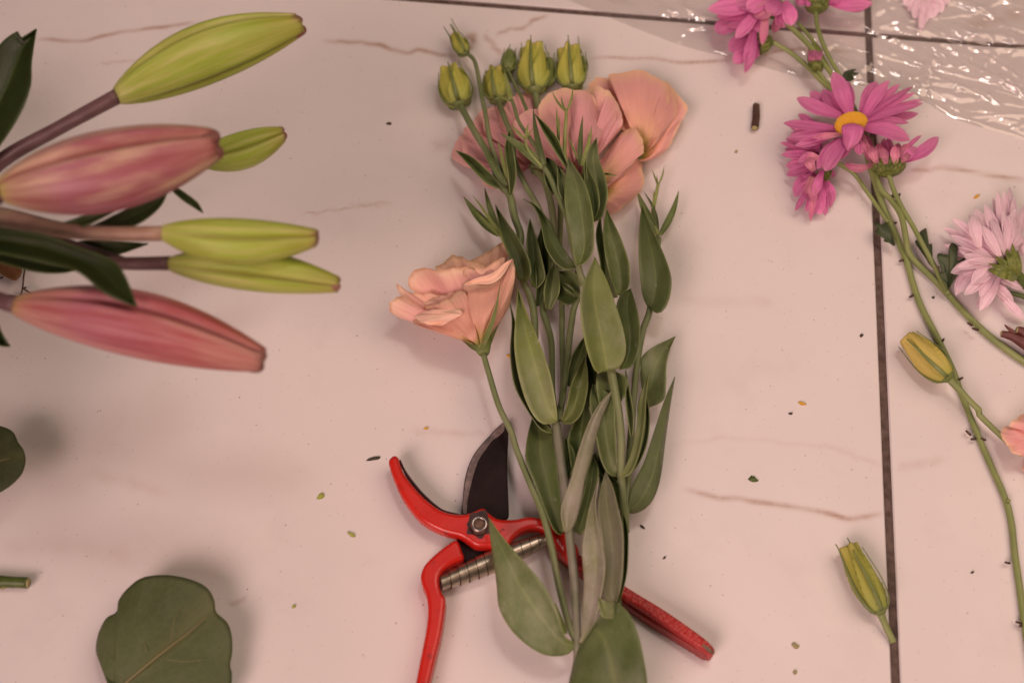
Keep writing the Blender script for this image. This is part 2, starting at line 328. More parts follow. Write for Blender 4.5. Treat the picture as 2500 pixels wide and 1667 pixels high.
m_lilyg = mat_petal('lily_bud_green', [(.0, (.42, .47, .14)), (.08, (.32, .43, .06)), (.3, (.37, .49, .08)), (.75, (.34, .46, .05)), (.96, (.36, .36, .05)), (1, (.26, .14, .08))], (.56, .54, .20), None, su=26, veink=.75, trans=0, bump=.5, rough=.42, vary=.08, blotch=((.28, .34, .035), .6), seam=(.20, .20, .03))
m_lilyp = mat_petal('lily_bud_pink', [(.0, (.42, .40, .08)), (.05, (.42, .27, .16)), (.3, (.42, .18, .21)), (.75, (.42, .15, .17)), (.95, (.46, .20, .17)), (1, (.30, .10, .08))], (.30, .07, .07), None, su=22, veink=.7, trans=0, bump=.5, rough=.45, vary=.06, blotch=((.66, .48, .32), .8), seam=(.24, .06, .05))
m_lilyr = mat_petal('lily_bud_red', [(.0, (.42, .34, .10)), (.05, (.42, .22, .16)), (.3, (.42, .15, .19)), (.75, (.43, .10, .105)), (.95, (.42, .15, .11)), (1, (.28, .09, .07))], (.32, .06, .06), None, su=30, veink=.75, trans=0, bump=.6, rough=.42, vary=.05, blotch=((.60, .33, .27), .55), seam=(.22, .05, .05))
m_tip = mat_simple('bud_tip_brown', (.16, .05, .04), (.36, .17, .13), 160, .5)
m_disc = mat_simple('flower_disc_yellow', (.80, .42, .02), (.86, .52, .05), 300, .6)
m_calyx = mat_simple('calyx_green', (.11, .15, .03), (.23, .27, .055), 240, .5)
m_twig = mat_simple('twig_bark', (.045, .022, .016), (.11, .055, .035), 200, .6, bump=.6)
m_twigred = mat_simple('twig_red_bark', (.10, .025, .022), (.18, .06, .045), 150, .5, bump=.5)
m_cut = mat_simple('cut_wood', (.40, .36, .16), (.28, .24, .10), 300, .7)
m_dkgreen = mat_simple('cut_stem_green', (.05, .085, .015), (.11, .16, .03), 120, .45)
def mat_red():
    T = NT('red_paint'); o = T.obj(); n = T.noise(o, 35, 5, .6)
    c = T.mix(T.ramp(n, [(.35, (0, 0, 0)), (.7, (1, 1, 1))]), (.56, .016, .010), (.66, .028, .016))
    d = T.ramp(T.noise(o, 150, 6, .72), [(.58, (0, 0, 0)), (.68, (1, 1, 1))]); c = T.mix(T.math('MULTIPLY', d, .6), c, (.16, .02, .015))
    d2 = T.ramp(T.noise(T.scl(o, 60, 600, 60), 1, 4, .6), [(.66, (0, 0, 0)), (.74, (1, 1, 1))]); c = T.mix(T.math('MULTIPLY', d2, .35), c, (.30, .03, .02))
    T.bump(n, .15, .0008); return T.fin(c, T.math('ADD', T.math('MULTIPLY', n, .25), .14), .5)
def mat_redgrip():
    T = NT('red_grip'); o = T.obj(); v = T.n('ShaderNodeTexVoronoi'); v.inputs['Scale'].default_value = 620; T.link(o, v.inputs[0])
    n = T.noise(o, 60, 4); c = T.mix(n, (.36, .012, .012), (.50, .026, .022)); c = T.mix(T.math('MULTIPLY', T.ramp(v.outputs[0], [(.2, (1, 1, 1)), (.5, (0, 0, 0))]), .3), c, (.66, .12, .10))
    T.bump(v.outputs[0], .8, .0006); return T.fin(c, .42, .5)
def mat_blade():
    T = NT('blade_steel'); o = T.obj(); n = T.noise(o, 40, 6, .65)
    c = T.mix(T.ramp(n, [(.35, (0, 0, 0)), (.7, (1, 1, 1))]), (.010, .005, .005), (.026, .016, .016))
    d = T.ramp(T.noise(o, 210, 6, .75), [(.70, (0, 0, 0)), (.78, (1, 1, 1))]); c = T.mix(T.math('MULTIPLY', d, .6), c, (.30, .24, .20))
    T.bump(n, .2, .0005); return T.fin(c, .5, .12)
m_flange = mat_simple('red_flange', (.36, .03, .025), (.24, .03, .025), 120, .4); m_red = mat_red(); m_grip = mat_redgrip(); m_blade = mat_blade()
m_bevel = mat_simple('blade_ground_edge', (.24, .18, .165), (.06, .042, .04), 190, .42, bump=.3)
m_steel = mat_simple('nut_steel', (.50, .47, .44), (.30, .26, .23), 250, .28, Metallic=.95)
m_brass = mat_simple('spring_steel', (.56, .50, .40), (.34, .28, .20), 130, .33, Metallic=.95, bump=.15)
m_ink = mat_simple('black_print', (.012, .010, .010), None, 10, .6)
m_grime = mat_simple('black_grease', (.018, .010, .010), (.07, .015, .012), 300, .5)
m_rust = mat_simple('rusty_steel', (.12, .07, .05), (.26, .18, .12), 300, .6, Metallic=.4)

def mat_tile():
    T = NT('marble_tile'); o = T.n('ShaderNodeNewGeometry').outputs['Position']
    a = T.n('ShaderNodeAttribute', attribute_name='vein').outputs['Fac']; sm = T.n('ShaderNodeAttribute', attribute_name='smudge').outputs['Fac']
    big = T.noise(o, 7, 4, .55); c = T.mix(T.ramp(big, [(.35, (0, 0, 0)), (.68, (1, 1, 1))]), (.80, .765, .735), (.755, .72, .70))
    med = T.ramp(T.noise(o, 24, 5, .65), [(.55, (0, 0, 0)), (.8, (1, 1, 1))]); c = T.mix(T.math('MULTIPLY', med, .38), c, (.63, .575, .56))
    br = T.noise(o, 130, 5, .7); va = T.math('MULTIPLY', a, T.math('ADD', T.math('MULTIPLY', br, 1.3), .30), True)
    c = T.mix(va, c, (.44, .285, .215)); c = T.mix(T.math('MULTIPLY', sm, .5), c, (.50, .46, .43))
    for sc, lo, hi, k in ((150, .085, .05, .42), (300, .13, .07, .3), (75, .04, .024, .7)):
        v = T.n('ShaderNodeTexVoronoi'); v.inputs['Scale'].default_value = sc; v.inputs['Randomness'].default_value = 1; T.link(o, v.inputs[0])
        keep = T.ramp(T.sep(v.outputs['Color'])[0], [(.62, (0, 0, 0)), (.66, (1, 1, 1))]); d = T.ramp(v.outputs[0], [(hi, (1, 1, 1)), (lo, (0, 0, 0))])
        c = T.mix(T.math('MULTIPLY', T.math('MULTIPLY', keep, d), k), c, (.20, .13, .09))
    T.bump(T.noise(o, 12, 3), .06, .004)
    return T.fin(c, T.math('ADD', T.math('MULTIPLY', T.noise(o, 30, 4), .22), .30), .42)
m_tile = mat_tile()
m_grout = mat_simple('grout_dark', (.085, .060, .050), (.17, .125, .105), 210, .85, .2, bump=.8, dist=.001)
def mat_film():
    T = NT('clear_film'); gl = T.n('ShaderNodeBsdfGlossy'); gl.inputs['Roughness'].default_value = .08; gl.inputs['Color'].default_value = (1, 1, 1, 1)
    tr = T.n('ShaderNodeBsdfTransparent'); tr.inputs[0].default_value = (.955, .945, .935, 1); df = T.n('ShaderNodeBsdfDiffuse'); df.inputs[0].default_value = (.7, .7, .7, 1)
    fr = T.n('ShaderNodeLayerWeight'); fz = T.math('ADD', T.math('MULTIPLY', T.math('POWER', fr.outputs['Facing'], 4.0), .9), .12)
    x = T.n('ShaderNodeMixShader'); x.inputs[0].default_value = .05; T.link(tr.outputs[0], x.inputs[1]); T.link(df.outputs[0], x.inputs[2])
    y = T.n('ShaderNodeMixShader'); T.link(fz, y.inputs[0]); T.link(x.outputs[0], y.inputs[1]); T.link(gl.outputs[0], y.inputs[2]); T.link(y.outputs[0], T.out.inputs[0])
    return T.m
m_film = mat_film()

# ------------------------------------------------------------------ tiled tabletop
TH = R(-5.9); corner = P(2121.5, 84, 0); ux = Vector((math.cos(TH), math.sin(TH), 0)); uy = Vector((-ux.y, ux.x, 0))
SZ, GR, TK = .60, .0041, .008
def tl(a, b, z=0): return corner + ux * a + uy * b + Vector((0, 0, z))
veins = [  # traced brown veins of the marble print: (photo points, half width px, strength)
    ('s', [(85, 97), (150, 98), (195, 103), (240, 92), (300, 78), (390, 68), (480, 55)], 6, .85), ('s', [(245, 157), (290, 151), (340, 149)], 4, .4),
    ('s', [(790, 100), (850, 103), (930, 112), (985, 128), (1030, 124), (1080, 135), (1120, 137)], 7, .9),
    ('s', [(1130, 130), (1150, 110), (1154, 88), (1135, 100)], 10, .95), ('s', [(1180, 85), (1200, 105), (1215, 125), (1245, 140)], 8, .6),
    ('s', [(1215, 90), (1235, 74), (1275, 70), (1300, 52), (1340, 38)], 6, .7), ('s', [(1430, 145), (1500, 141), (1580, 143), (1660, 153), (1740, 150), (1830, 140), (1950, 120), (2080, 125)], 6, .75),
    ('s', [(740, 524), (800, 515), (870, 505), (960, 492)], 3, .55), ('s', [(850, 503), (960, 498)], 8, .2),
    ('s', [(1670, 1193), (1720, 1206), (1790, 1217), (1850, 1225), (1930, 1236), (2000, 1248), (2070, 1265), (2130, 1258), (2165, 1252)], 6, .85),
    ('s', [(2215, 420), (2270, 412), (2330, 412), (2400, 425), (2450, 434), (2520, 442)], 6, .75), ('s', [(2190, 1140), (2260, 1130), (2310, 1118)], 9, .28),
    ('s', [(1000, 1050), (1090, 1056), (1200, 1060)], 8, .22), ('s', [(560, 1475), (590, 1465), (600, 1458)], 4, .5), ('s', [(1900, 120), (2000, 128), (2090, 124)], 7, .4),
    ('s', [(1095, 350), (1060, 360)], 16, .35), ('s', [(200, 1150), (330, 1180), (420, 1210)], 14, .16), ('s', [(1560, 720), (1700, 735), (1900, 738)], 16, .12), ('s', [(0, 1340), (120, 1330), (330, 1360)], 22, .14),
    ('s', [(2130, 560), (2300, 1000), (2420, 1250)], 50, .05), ('s', [(2440, 40), (2380, 60), (2500, 30)], 22, .35), ('s', [(2000, 1080), (2080, 1110), (2150, 1135)], 5, .22), ('s', [(1640, 1085), (1800, 1070), (2100, 1100)], 5, .14)]
vl = []
for c, l, hw, st in veins:
    A = np.array([tuple(P(x, y))[:2] for x, y in cr(pts(c, l), 90)]); s = np.linspace(0, 1, 90)
    j = np.array([[noise.noise(Vector((q * 9, hw, 1))), noise.noise(Vector((q * 9, hw, 5)))] for q in s]) * .0016
    vl.append((A + j, hw / FPX * DIST, st * np.minimum(1, np.minimum(s, 1 - s) * 8 + .15) * (0.55 + .6 * np.array([noise.noise(Vector((q * 6, hw, 9))) + .5 for q in s]))))
tabletop = None
def grout_bed():
    V = [tl(a, b, z) for z in (-.030, -.0014) for a, b in ((-SZ * 2, -SZ * 2), (SZ * 2, -SZ * 2), (SZ * 2, SZ * 2), (-SZ * 2, SZ * 2))]
    o = mesh('tabletop', V, [(3, 2, 1, 0), (4, 5, 6, 7), (0, 1, 5, 4), (1, 2, 6, 5), (2, 3, 7, 6), (3, 0, 4, 7)], m_grout, None, None, False, loc=corner)
    return tag(o, 'dark grout bed of the marble tiled tabletop', kind='structure')
tabletop = grout_bed()
def tile(i, j):
    x0, x1, y0, y1 = i * SZ + GR / 2, (i + 1) * SZ - GR / 2, j * SZ + GR / 2, (j + 1) * SZ - GR / 2
    step = .0012 if (i, j) == (-1, -1) else (.0022 if i in (-1, 0) and j in (-1, 0) else .03)
    n = int(SZ / step); be = .0006
    xs = np.r_[x0, np.linspace(x0 + be, x1 - be, n), x1]; ys = np.r_[y0, np.linspace(y0 + be, y1 - be, n), y1]
    X, Y = np.meshgrid(xs, ys); Z = np.zeros_like(X); Z[0] = Z[-1] = -be; Z[:, 0] = Z[:, -1] = -be
    G = np.array(corner) + X[..., None] * np.array(ux) + Y[..., None] * np.array(uy); G[..., 2] = Z
    m = n + 2; a = np.arange(m * m).reshape(m, m); F = np.stack([a[:-1, :-1], a[:-1, 1:], a[1:, 1:], a[1:, :-1]], -1).reshape(-1, 4)
    rim = np.r_[a[0, :-1], a[:-1, -1], a[-1, ::-1][:-1], a[::-1, 0][:-1]]; lo = G.reshape(-1, 3)[rim].copy(); lo[:, 2] = -TK + .0066
    k = len(rim); b = m * m + np.arange(k); F2 = np.stack([rim, b, np.roll(b, -1), np.roll(rim, -1)], -1)
    V = np.vstack([G.reshape(-1, 3), lo]); att = np.zeros(len(V)); smu = np.zeros(len(V))
    if step < .01:
        xy = V[:, :2]
        for A, hw, st in vl:
            sel = np.where((xy[:, 0] > A[:, 0].min() - .012) & (xy[:, 0] < A[:, 0].max() + .012) & (xy[:, 1] > A[:, 1].min() - .012) & (xy[:, 1] < A[:, 1].max() + .012))[0]
            if not len(sel): continue
            d = ((xy[sel][:, None, :] - A[None]) ** 2).sum(-1); q = d.argmin(1); dd = np.sqrt(d[np.arange(len(sel)), q])
            att[sel] = np.maximum(att[sel], st[q] * np.clip(np.exp(-(dd / hw) ** 2 * .9), 0, 1))
    o = bpy.data.meshes.new('tile'); o.vertices.add(len(V)); o.vertices.foreach_set('co', (V - np.array(corner)).astype(np.float32).ravel())
    FF = np.vstack([F, F2]); o.loops.add(FF.size); o.loops.foreach_set('vertex_index', FF.astype(np.int32).ravel()); o.polygons.add(len(FF))
    o.polygons.foreach_set('loop_start', np.arange(0, FF.size, 4, dtype=np.int32)); o.update(calc_edges=True)
    for nm, ar in (('vein', att), ('smudge', smu)):
        at = o.attributes.new(nm, 'FLOAT', 'POINT'); at.data.foreach_set('value', ar.astype(np.float32))
    o.polygons.foreach_set('use_smooth', [False] * len(o.polygons)); o.materials.append(m_tile)
    ob = bpy.data.objects.new('tile', o); S.collection.objects.link(ob); ob.parent = tabletop
for i in (-2, -1, 0, 1):
    for j in (-2, -1, 0): tile(i, j)

# ------------------------------------------------------------------ red secateurs under the bouquet
pr = thing('pruning_shears', Q('f', 900, 760), 'open red handled pruning shears with dark blade lying under the flower stems', 'shears')
# lower half: blade with its tang and the left handle
bl = poly_prism('blade', 'n', [(1292, 122), (1325, 160), (1337, 240), (1330, 420), (1328, 600), (1335, 800), (1342, 985), (1325, 1030), (1280, 1060), (1200, 1180), (1160, 1330), (1090, 1420), (1000, 1440), (900, 1420), (840, 1230), (900, 1130), (893, 990), (897, 900), (908, 760), (925, 640), (960, 520), (1010, 420), (1075, 335), (1170, 232), (1240, 160)], 3.2, 6.0, m_blade, pr, .5, 200)
poly_prism('ground_edge', 'n', [(1290, 128), (1300, 190), (1260, 240), (1180, 300), (1120, 380), (1060, 470), (1010, 600), (975, 740), (948, 860), (935, 985), (900, 985), (904, 880), (915, 760), (932, 645), (966, 524), (1016, 424), (1080, 340), (1174, 238), (1240, 168)], 5.7, 6.25, m_bevel, bl, .2, 160)
poly_prism('handle', 'f', [(505, 748), (450, 775), (385, 825), (325, 885), (299, 945), (305, 1000), (330, 1060), (340, 1150), (330, 1260), (305, 1390), (270, 1568), (240, 1720), (232, 1860), (262, 1885), (300, 1860), (318, 1720), (348, 1568), (388, 1400), (420, 1260), (441, 1095), (420, 1050), (405, 1000), (410, 945), (450, 900), (500, 872), (545, 850), (535, 810)], 0.2, 11.5, m_red, pr, 1.8, 220)
# upper half: hooked jaw, shoulder, and the right handle
up = poly_prism('hooked_jaw', 'n', [(238, 438), (280, 450), (300, 510), (335, 600), (400, 695), (500, 808), (610, 905), (720, 970), (850, 998), (950, 990), (1030, 960), (1100, 938), (1150, 985), (1245, 1042), (1400, 1045), (1520, 1022), (1640, 1030), (1760, 1060), (1900, 1180), (2010, 1330), (2000, 1500), (1890, 1440), (1790, 1330), (1730, 1220), (1660, 1160), (1570, 1142), (1460, 1172), (1380, 1230), (1310, 1318), (1170, 1316), (1030, 1310), (950, 1262), (870, 1216), (740, 1185), (610, 1132), (500, 1060), (400, 950), (310, 815), (240, 660), (200, 545), (192, 480)], 6.4, 12.6, m_red, pr, 2.2, 320)
poly_prism('inner_edge', 'n', [(292, 490), (318, 540), (352, 610), (412, 700), (508, 812), (618, 912), (724, 978), (850, 1006), (880, 1000), (850, 990), (722, 956), (626, 890), (520, 790), (420, 670), (350, 570), (306, 478)], 4.6, 10.2, m_grime, up, .4, 130)
hd = poly_prism('handle', 'f', [(1040, 690), (1110, 752), (1240, 850), (1470, 1008), (1700, 1150), (1890, 1282), (1965, 1345), (1988, 1385), (1970, 1405), (1930, 1385), (1850, 1330), (1680, 1218), (1440, 1062), (1215, 905), (1090, 820), (1040, 750)], .3, 12.2, m_grip, pr, 1.3, 200)
poly_prism('side_flange', 'f', [(1060, 790), (1210, 898), (1440, 1056), (1680, 1210), (1850, 1322), (1950, 1385), (1966, 1412), (1930, 1414), (1880, 1385), (1620, 1222), (1440, 1098), (1225, 950), (1100, 850)], .3, 7.0, m_flange, pr, .8, 160)
poly_prism('worn_tip', 'f', [(1912, 1345), (1950, 1358), (1982, 1388), (1972, 1400), (1940, 1380)], 11.6, 12.35, m_rust, pr, .1)
# pivot
def disc(name, c, x, y, rpx, z0, z1, mat, parent, seg=32, bev=.3, inner=0):
    ce = Q(c, x, y, z1); r = M(rpx, c, ce); ri = r * inner; h0, h1 = z0 / 1000, z1 / 1000; b = bev / 1000
    rings = [(r, h0), (r, h1 - b), (r - b, h1)] + ([(ri + b, h1), (ri, h1 - b), (ri, h0)] if inner else [])
    V = [Vector((ce.x + q * math.cos(2 * math.pi * k / seg), ce.y + q * math.sin(2 * math.pi * k / seg), h)) for q, h in rings for k in range(seg)]
    F = grid_faces(len(rings), seg, True)
    if not inner: F.append(tuple(2 * seg + k for k in range(seg)))
    return mesh(name, V, F, mat, parent, None, smooth=seg > 8)
gr_pts = [(1055 + (118 + 26 * noise.noise(Vector((math.cos(a) * 1.7, math.sin(a) * 1.7, 3))) * 2) * math.cos(a), 1105 + (118 + 26 * noise.noise(Vector((math.cos(a) * 1.7, math.sin(a) * 1.7, 3))) * 2) * math.sin(a)) for a in np.linspace(0, 2 * math.pi, 26)[:-1]]
poly_prism('grease', 'n', gr_pts, 12.3, 12.72, m_grime, pr, .05, 100)
disc('hex_nut', 'n', 1060, 1098, 88, 12.4, 15.4, m_rust, pr, 6)
disc('washer', 'n', 1058, 1088, 79, 15.2, 16.4, m_steel, pr, 36, .35, .66)
disc('bolt', 'n', 1058, 1086, 48, 14.6, 15.9, m_rust, pr, 24, .5)
# spring of overlapping flat coils
def spring():
    p0, p1 = Q('f', 408, 1000, 6.5), Q('f', 1016, 742, 7.5); ax = p1 - p0; t = ax.normalized(); sx = t.cross(Vector((0, 0, 1))).normalized(); sy = sx.cross(t)
    turns, seg, V = 12, 44, []
    for k in range(turns * seg + 1):
        q = k / (turns * seg); a = 2 * math.pi * k / seg; base = (.0027 + .0021 * math.sin(math.pi * min(1, q * 1.02 + .02)) ** .9 + .0004 * (1 - q))
        for w_, dr in ((0, .00020), (.5 / turns, .00012), (1.0 / turns, .00006), (1.06 / turns, .00002)):
            c = p0 + ax * min(1.0, max(0, q + w_ * .86)); V.append(c + sx * math.cos(a) * (base + dr) + sy * math.sin(a) * (base + dr))
    o = mesh('spring', V, grid_faces(turns * seg + 1, 4), m_brass, pr, None, smooth=False, thick=.0001)
spring()
# stamped lettering on the red shoulder
tc = bpy.data.curves.new('lettering', 'FONT'); tc.body = 'LOTA'; tc.size = 1; tc.extrude = .02
to = bpy.data.objects.new('lettering', tc); S.collection.objects.link(to); dg = bpy.context.evaluated_depsgraph_get(); me = bpy.data.meshes.new_from_object(to.evaluated_get(dg)); bpy.data.objects.remove(to)
q0, q1 = Q('n', 1222, 1216, 12.66), Q('n', 1302, 1142, 12.66); xx = (q1 - q0); wd = max(v.co.x for v in me.vertices); sc_ = xx.length / wd; xd = xx.normalized(); yd = Vector((0, 0, 1)).cross(xd)
TV = [q0 + xd * v.co.x * sc_ + yd * v.co.y * sc_ * .8 + Vector((0, 0, .00006 + v.co.z * .0015)) for v in me.vertices]
mesh('lettering', TV, [tuple(p.vertices) for p in me.polygons], m_ink, pr, None, False)

# ------------------------------------------------------------------ lisianthus parts
def lis_bud(c, B, T, wpx, parent, zb=12, zt=12, mat=None, nsep=5, sepl=1.0, frill=True, name='bud', tw=1.1, fat=.6):
    p0, p1 = Q(c, *B, zb), Q(c, *T, zt); L = (p1 - p0).length; r = M(wpx, c, p0) / 2; ph = rng.random() * 6
    prof = lambda v: r * (.22 + .78 * math.sin(math.pi * min(1, (v ** fat) * .80 + .05)) ** .9) if v < .9 else r * (.22 + .78 * math.sin(math.pi * ((v ** fat) * .80 + .05)) ** .9)
    saw = lambda x: (x % 1.0)
    mod = lambda v, a: (1 + .26 * (saw(5 * a / (2 * math.pi) + tw * v + ph) ** 1.6 - .5) * min(1, v * 3)) * (1 + (.30 * math.sin(a * 5 + ph) * max(0, v - .78) * 5 if frill else 0))
    b = lathe(name, p0, p1, prof, mat or m_bud, parent, 70, 34, mod, seam=lambda v, a: .9 * max(0, 1 - 9 * min(saw(5 * a / (2 * math.pi) + tw * v + ph), 1 - saw(5 * a / (2 * math.pi) + tw * v + ph))) * min(1, v * 3))
    ax = p1 - p0; t = ax.normalized(); sx = t.cross(Vector((0, 0, 1))).normalized(); sy = sx.cross(t)
    lathe('calyx_base', p0 - t * r * .25, p0 + t * r * .5, lambda v: r * (.22 + .55 * v ** .7), m_sepal, b, 16, 6, None)
    for k in range(nsep):
        a = 2 * math.pi * (k + .25) / nsep + rng.random() * .3; V, UV = [], []; n = 16; ln = sepl * (.95 + .3 * rng.random()); out = rng.random() * .5
        for i in range(n):
            q = i / (n - 1); v = q * ln; rad = (prof(min(v, 1)) * 1.09 + .0002) + max(0, q - .6) ** 2 * r * 2.2 * out
            hw = r * .125 * (1 - q) ** .8 + .00018; cc = p0 + ax * v; d = sx * math.cos(a) + sy * math.sin(a); sd = t.cross(d)
            for x in (-1, -.35, .35, 1): V.append(cc + d * (rad - abs(x) * hw * .25 + .0003) + sd * hw * x); UV.append((.5 + x / 2, q))
        mesh('sepal', V, grid_faces(n, 4), m_sepal, b, UV, thick=.0004)
    return b
def calyx(c, B, T, r0, r1, parent, zb, zt, mat=None, name='flower'):
    p0, p1 = Q(c, *B, zb), Q(c, *T, zt); a, b = M(r0, c, p0), M(r1, c, p0)
    return lathe(name, p0, p1, lambda v: a + (b - a) * v ** .7, mat or m_sepal, parent, 16, 8)
def stem(c, *a, name='stem', base=None, **k):
    if isinstance(c, str): c = [(c, a[0])]; a = a[1:]
    r, parent = a[0], a[1]; mat = a[2] if len(a) > 2 else (base or m_stem)
    return tube(name, sum([pts(x, y) for x, y in c], []), r, mat, parent, **k)
def lf(parent, c, L_, R_, z=(10, 10), mat=None, **k): return leaf('leaf', c, L_, R_, mat or m_leaf, parent, z, **k)
def shoot(parent, c, B, T, w_, z, bend=0, mat=None, arch=2, cup=.7): return strip('leaf', c, B, T, w_, mat or m_leaf, parent, z, arch=arch, cup=cup, bend=bend, shape='leaf')

# ---- first spray: lower node, peach bloom on the left, rosy bloom and yellow-green buds behind
A = thing('lisianthus_spray', Q('f', 1195, 1335), 'lisianthus spray with peach bloom beside the blade and yellow green buds above it', 'flower spray')
stem([('e', [(732, 950, 20), (760, 1050, 19), (830, 1280, 19), (910, 1450, 19)]), ('f', [(850, 230, 19), (930, 430, 19), (1000, 600, 19), (1050, 790, 19), (1090, 1000, 18), (1150, 1230, 18), (1195, 1335, 18)])], [7, 7.5, 8, 8.5, 8.5, 9], A)
stem('f', [(1120, 2000, 8), (1180, 1560, 10), (1200, 1430, 14), (1197, 1335, 18), (1182, 1000, 18), (1150, 700, 19), (1130, 480, 19), (1090, 200, 18), (1075, 75, 18)], [11, 11, 11, 11, 11, 11.5], A, m_stemgrey, lump=.05)
stem([('e', [(1202, 1380, 18), (1172, 1200, 14), (1167, 900, 10), (1140, 770, 9), (1112, 650, 10), (1150, 450, 11), (1180, 261, 12)]), ('d', [(1310, 1400, 13), (1275, 1220, 14), (1230, 1120, 13), (1180, 1090, 12)])], [8, 8, 8.5, 8.5, 9], A)
stem([('e', [(1212, 1370, 17), (1240, 1150, 11), (1235, 900, 9), (1232, 620, 9), (1215, 400, 8)]), ('d', [(1350, 1100, 5), (1235, 820, 5), (1206, 660, 9), (1190, 575, 10)])], [7.5, 7, 7, 8, 9], A)
stem([('e', [(1216, 1370, 18), (1262, 1050, 14), (1282, 850, 13), (1312, 640, 13), (1330, 580, 12)]), ('d', [(1480, 1200, 4), (1440, 700, 6), (1432, 565, 9)])], [8, 8, 8, 8, 8], A)
stem([('e', [(1150, 1330, 16), (1062, 1000, 11), (1062, 850, 11), (1055, 700, 12), (1030, 580, 14), (985, 485, 16), (960, 300, 18)]), ('d', [(1100, 1500, 20), (1060, 1380, 21), (1030, 1245, 22), (975, 1180, 23), (900, 1000, 24), (800, 830, 22), (712, 668, 9)])], [8, 8, 9, 9, 9.5, 9, 8.5, 8.5], A, lump=.04)
stem('d', [(1040, 1265, 21), (985, 1120, 24), (910, 920, 27), (880, 750, 26), (850, 600, 20), (810, 400, 12), (758, 342, 9)], [6.5, 6, 5.5, 5], A)
stem([('e', [(1200, 345, 15)]), ('d', [(1250, 1420, 17), (1200, 1300, 19), (1130, 1180, 20), (1062, 1020, 23), (1045, 880, 24), (1000, 760, 22), (957, 645, 9)])], [8, 7.5, 7, 7, 8], A)
stem('d', [(1160, 780, 13), (1130, 680, 13), (1085, 580, 10), (1022, 458, 9)], [5, 4.5, 4.5], A)
# buds
lis_bud('d', (712, 668), (652, 448), 196, A, 9, 10)
lis_bud('d', (955, 642), (935, 450), 160, A, 9, 9)
lis_bud('d', (1190, 578), (1180, 302), 202, A, 10, 10)
lis_bud('d', (1432, 562), (1412, 312), 182, A, 9.5, 9.5)
lis_bud('d', (1278, 540), (1282, 380), 80, A, 9, 9, m_sepal, frill=False)
lis_bud('d', (1020, 456), (1032, 330), 86, A, 9, 9, m_sepal, sepl=1.15, frill=False)
lis_bud('d', (748, 345), (678, 225), 92, A, 9, 9, m_bud, sepl=1.35, frill=False)
lis_bud('d', (1490, 480), (1490, 370), 70, A, 7, 7, m_sepal, sepl=1.1, frill=False)
# rosy bloom lying at the back, under the stems
f1 = calyx('g', (860, 1150), (770, 1110), 14, 34, A, 12, 12)
fan('petal', 'g', (760, 1120), [(560, 700), (600, 610), (680, 568), (780, 565), (850, 640), (860, 800)], m_pinkr, f1, z=(8, 5), bulge=2, ruf=.8)
fan('petal', 'g', (760, 1120), [(250, 1010), (240, 900), (295, 795), (400, 692), (500, 652), (600, 690), (700, 900)], m_pinkr, f1, z=(10, 7), bulge=4)
fan('petal', 'g', (770, 1120), [(640, 1190), (560, 1235), (500, 1285), (430, 1272), (398, 1230), (450, 1190), (560, 1150)], m_pinkr, f1, z=(8, 2), bulge=2, k=30)
fan('petal', 'g', (770, 1120), [(600, 1175), (480, 1160), (330, 1142), (240, 1105), (180, 1050), (168, 980), (200, 920), (260, 880), (350, 868), (450, 900), (560, 960), (640, 1020)], m_pinkr, f1, z=(12, 4), bulge=7, cup=-2)
fan('petal', 'g', (770, 1120), [(420, 1150), (330, 1125), (258, 1060), (238, 960), (275, 885), (380, 862), (480, 915), (580, 1000)], m_pinkr, f1, z=(14, 8), bulge=8, ruf=3.5)
fan('petal', 'g', (770, 1120), [(420, 860), (400, 780), (440, 700), (520, 680), (600, 730), (660, 880)], m_pinkr, f1, z=(13, 10), bulge=6, ruf=3)
# leaves of the first spray, back to front
L = lf
L(A, 'd', [(985, 1215), (880, 1170), (780, 1065), (685, 960)], [(975, 1180), (890, 1090), (785, 1000), (685, 960)], (22, 20), arch=3)
L(A, 'd', [(1032, 1235), (1018, 1100), (1000, 950), (1030, 820)], [(1048, 1240), (1072, 1130), (1062, 1000), (1042, 900), (1030, 820)], (24, 28), arch=2)
shoot(A, 'd', (1010, 1180), (840, 870), 42, (27, 30), bend=-14); shoot(A, 'd', (1015, 1150), (955, 890), 24, (27, 29), mat=m_shoot)
shoot(A, 'd', (962, 1500), (735, 1253), 62, (14, 12), bend=-14); shoot(A, 'd', (968, 1490), (870, 1195), 44, (15, 13), bend=-10); shoot(A, 'd', (965, 1500), (788, 1238), 20, (17, 17), bend=6, mat=m_shoot); shoot(A, 'd', (965, 1510), (800, 1335), 18, (18, 17), mat=m_shoot)
stem('e', [(960, 470, 16), (880, 270, 16), (835, 180, 15), (800, 120, 16)], [5, 4.5, 4], A, m_shoot)
L(A, 'e', [(1065, 650), (1070, 500), (1060, 300), (1100, 150)], [(1112, 640), (1150, 450), (1152, 300), (1100, 150)], (10, 14), arch=2)
L(A, 'e', [(1040, 520), (1015, 350), (1010, 200), (1030, 90)], [(1075, 535), (1126, 470), (1112, 370), (1082, 250), (1052, 160), (1030, 90)], (14, 18), arch=3)
L(A, 'e', [(960, 480), (900, 330), (850, 200), (820, 60), (808, 0)], [(1000, 497), (1037, 440), (1020, 340), (955, 215), (885, 115), (808, 0)], (19, 21), arch=5, zl=1, zr=5, m=.45)
L(A, 'e', [(1130, 665), (1118, 560), (1140, 450), (1185, 370)], [(1165, 672), (1180, 640), (1216, 560), (1216, 450), (1185, 370)], (12, 15), arch=3)
L(A, 'e', [(1335, 600), (1270, 640), (1200, 600), (1160, 560)], [(1335, 590), (1290, 520), (1230, 500), (1160, 560)], (14, 10), arch=2)
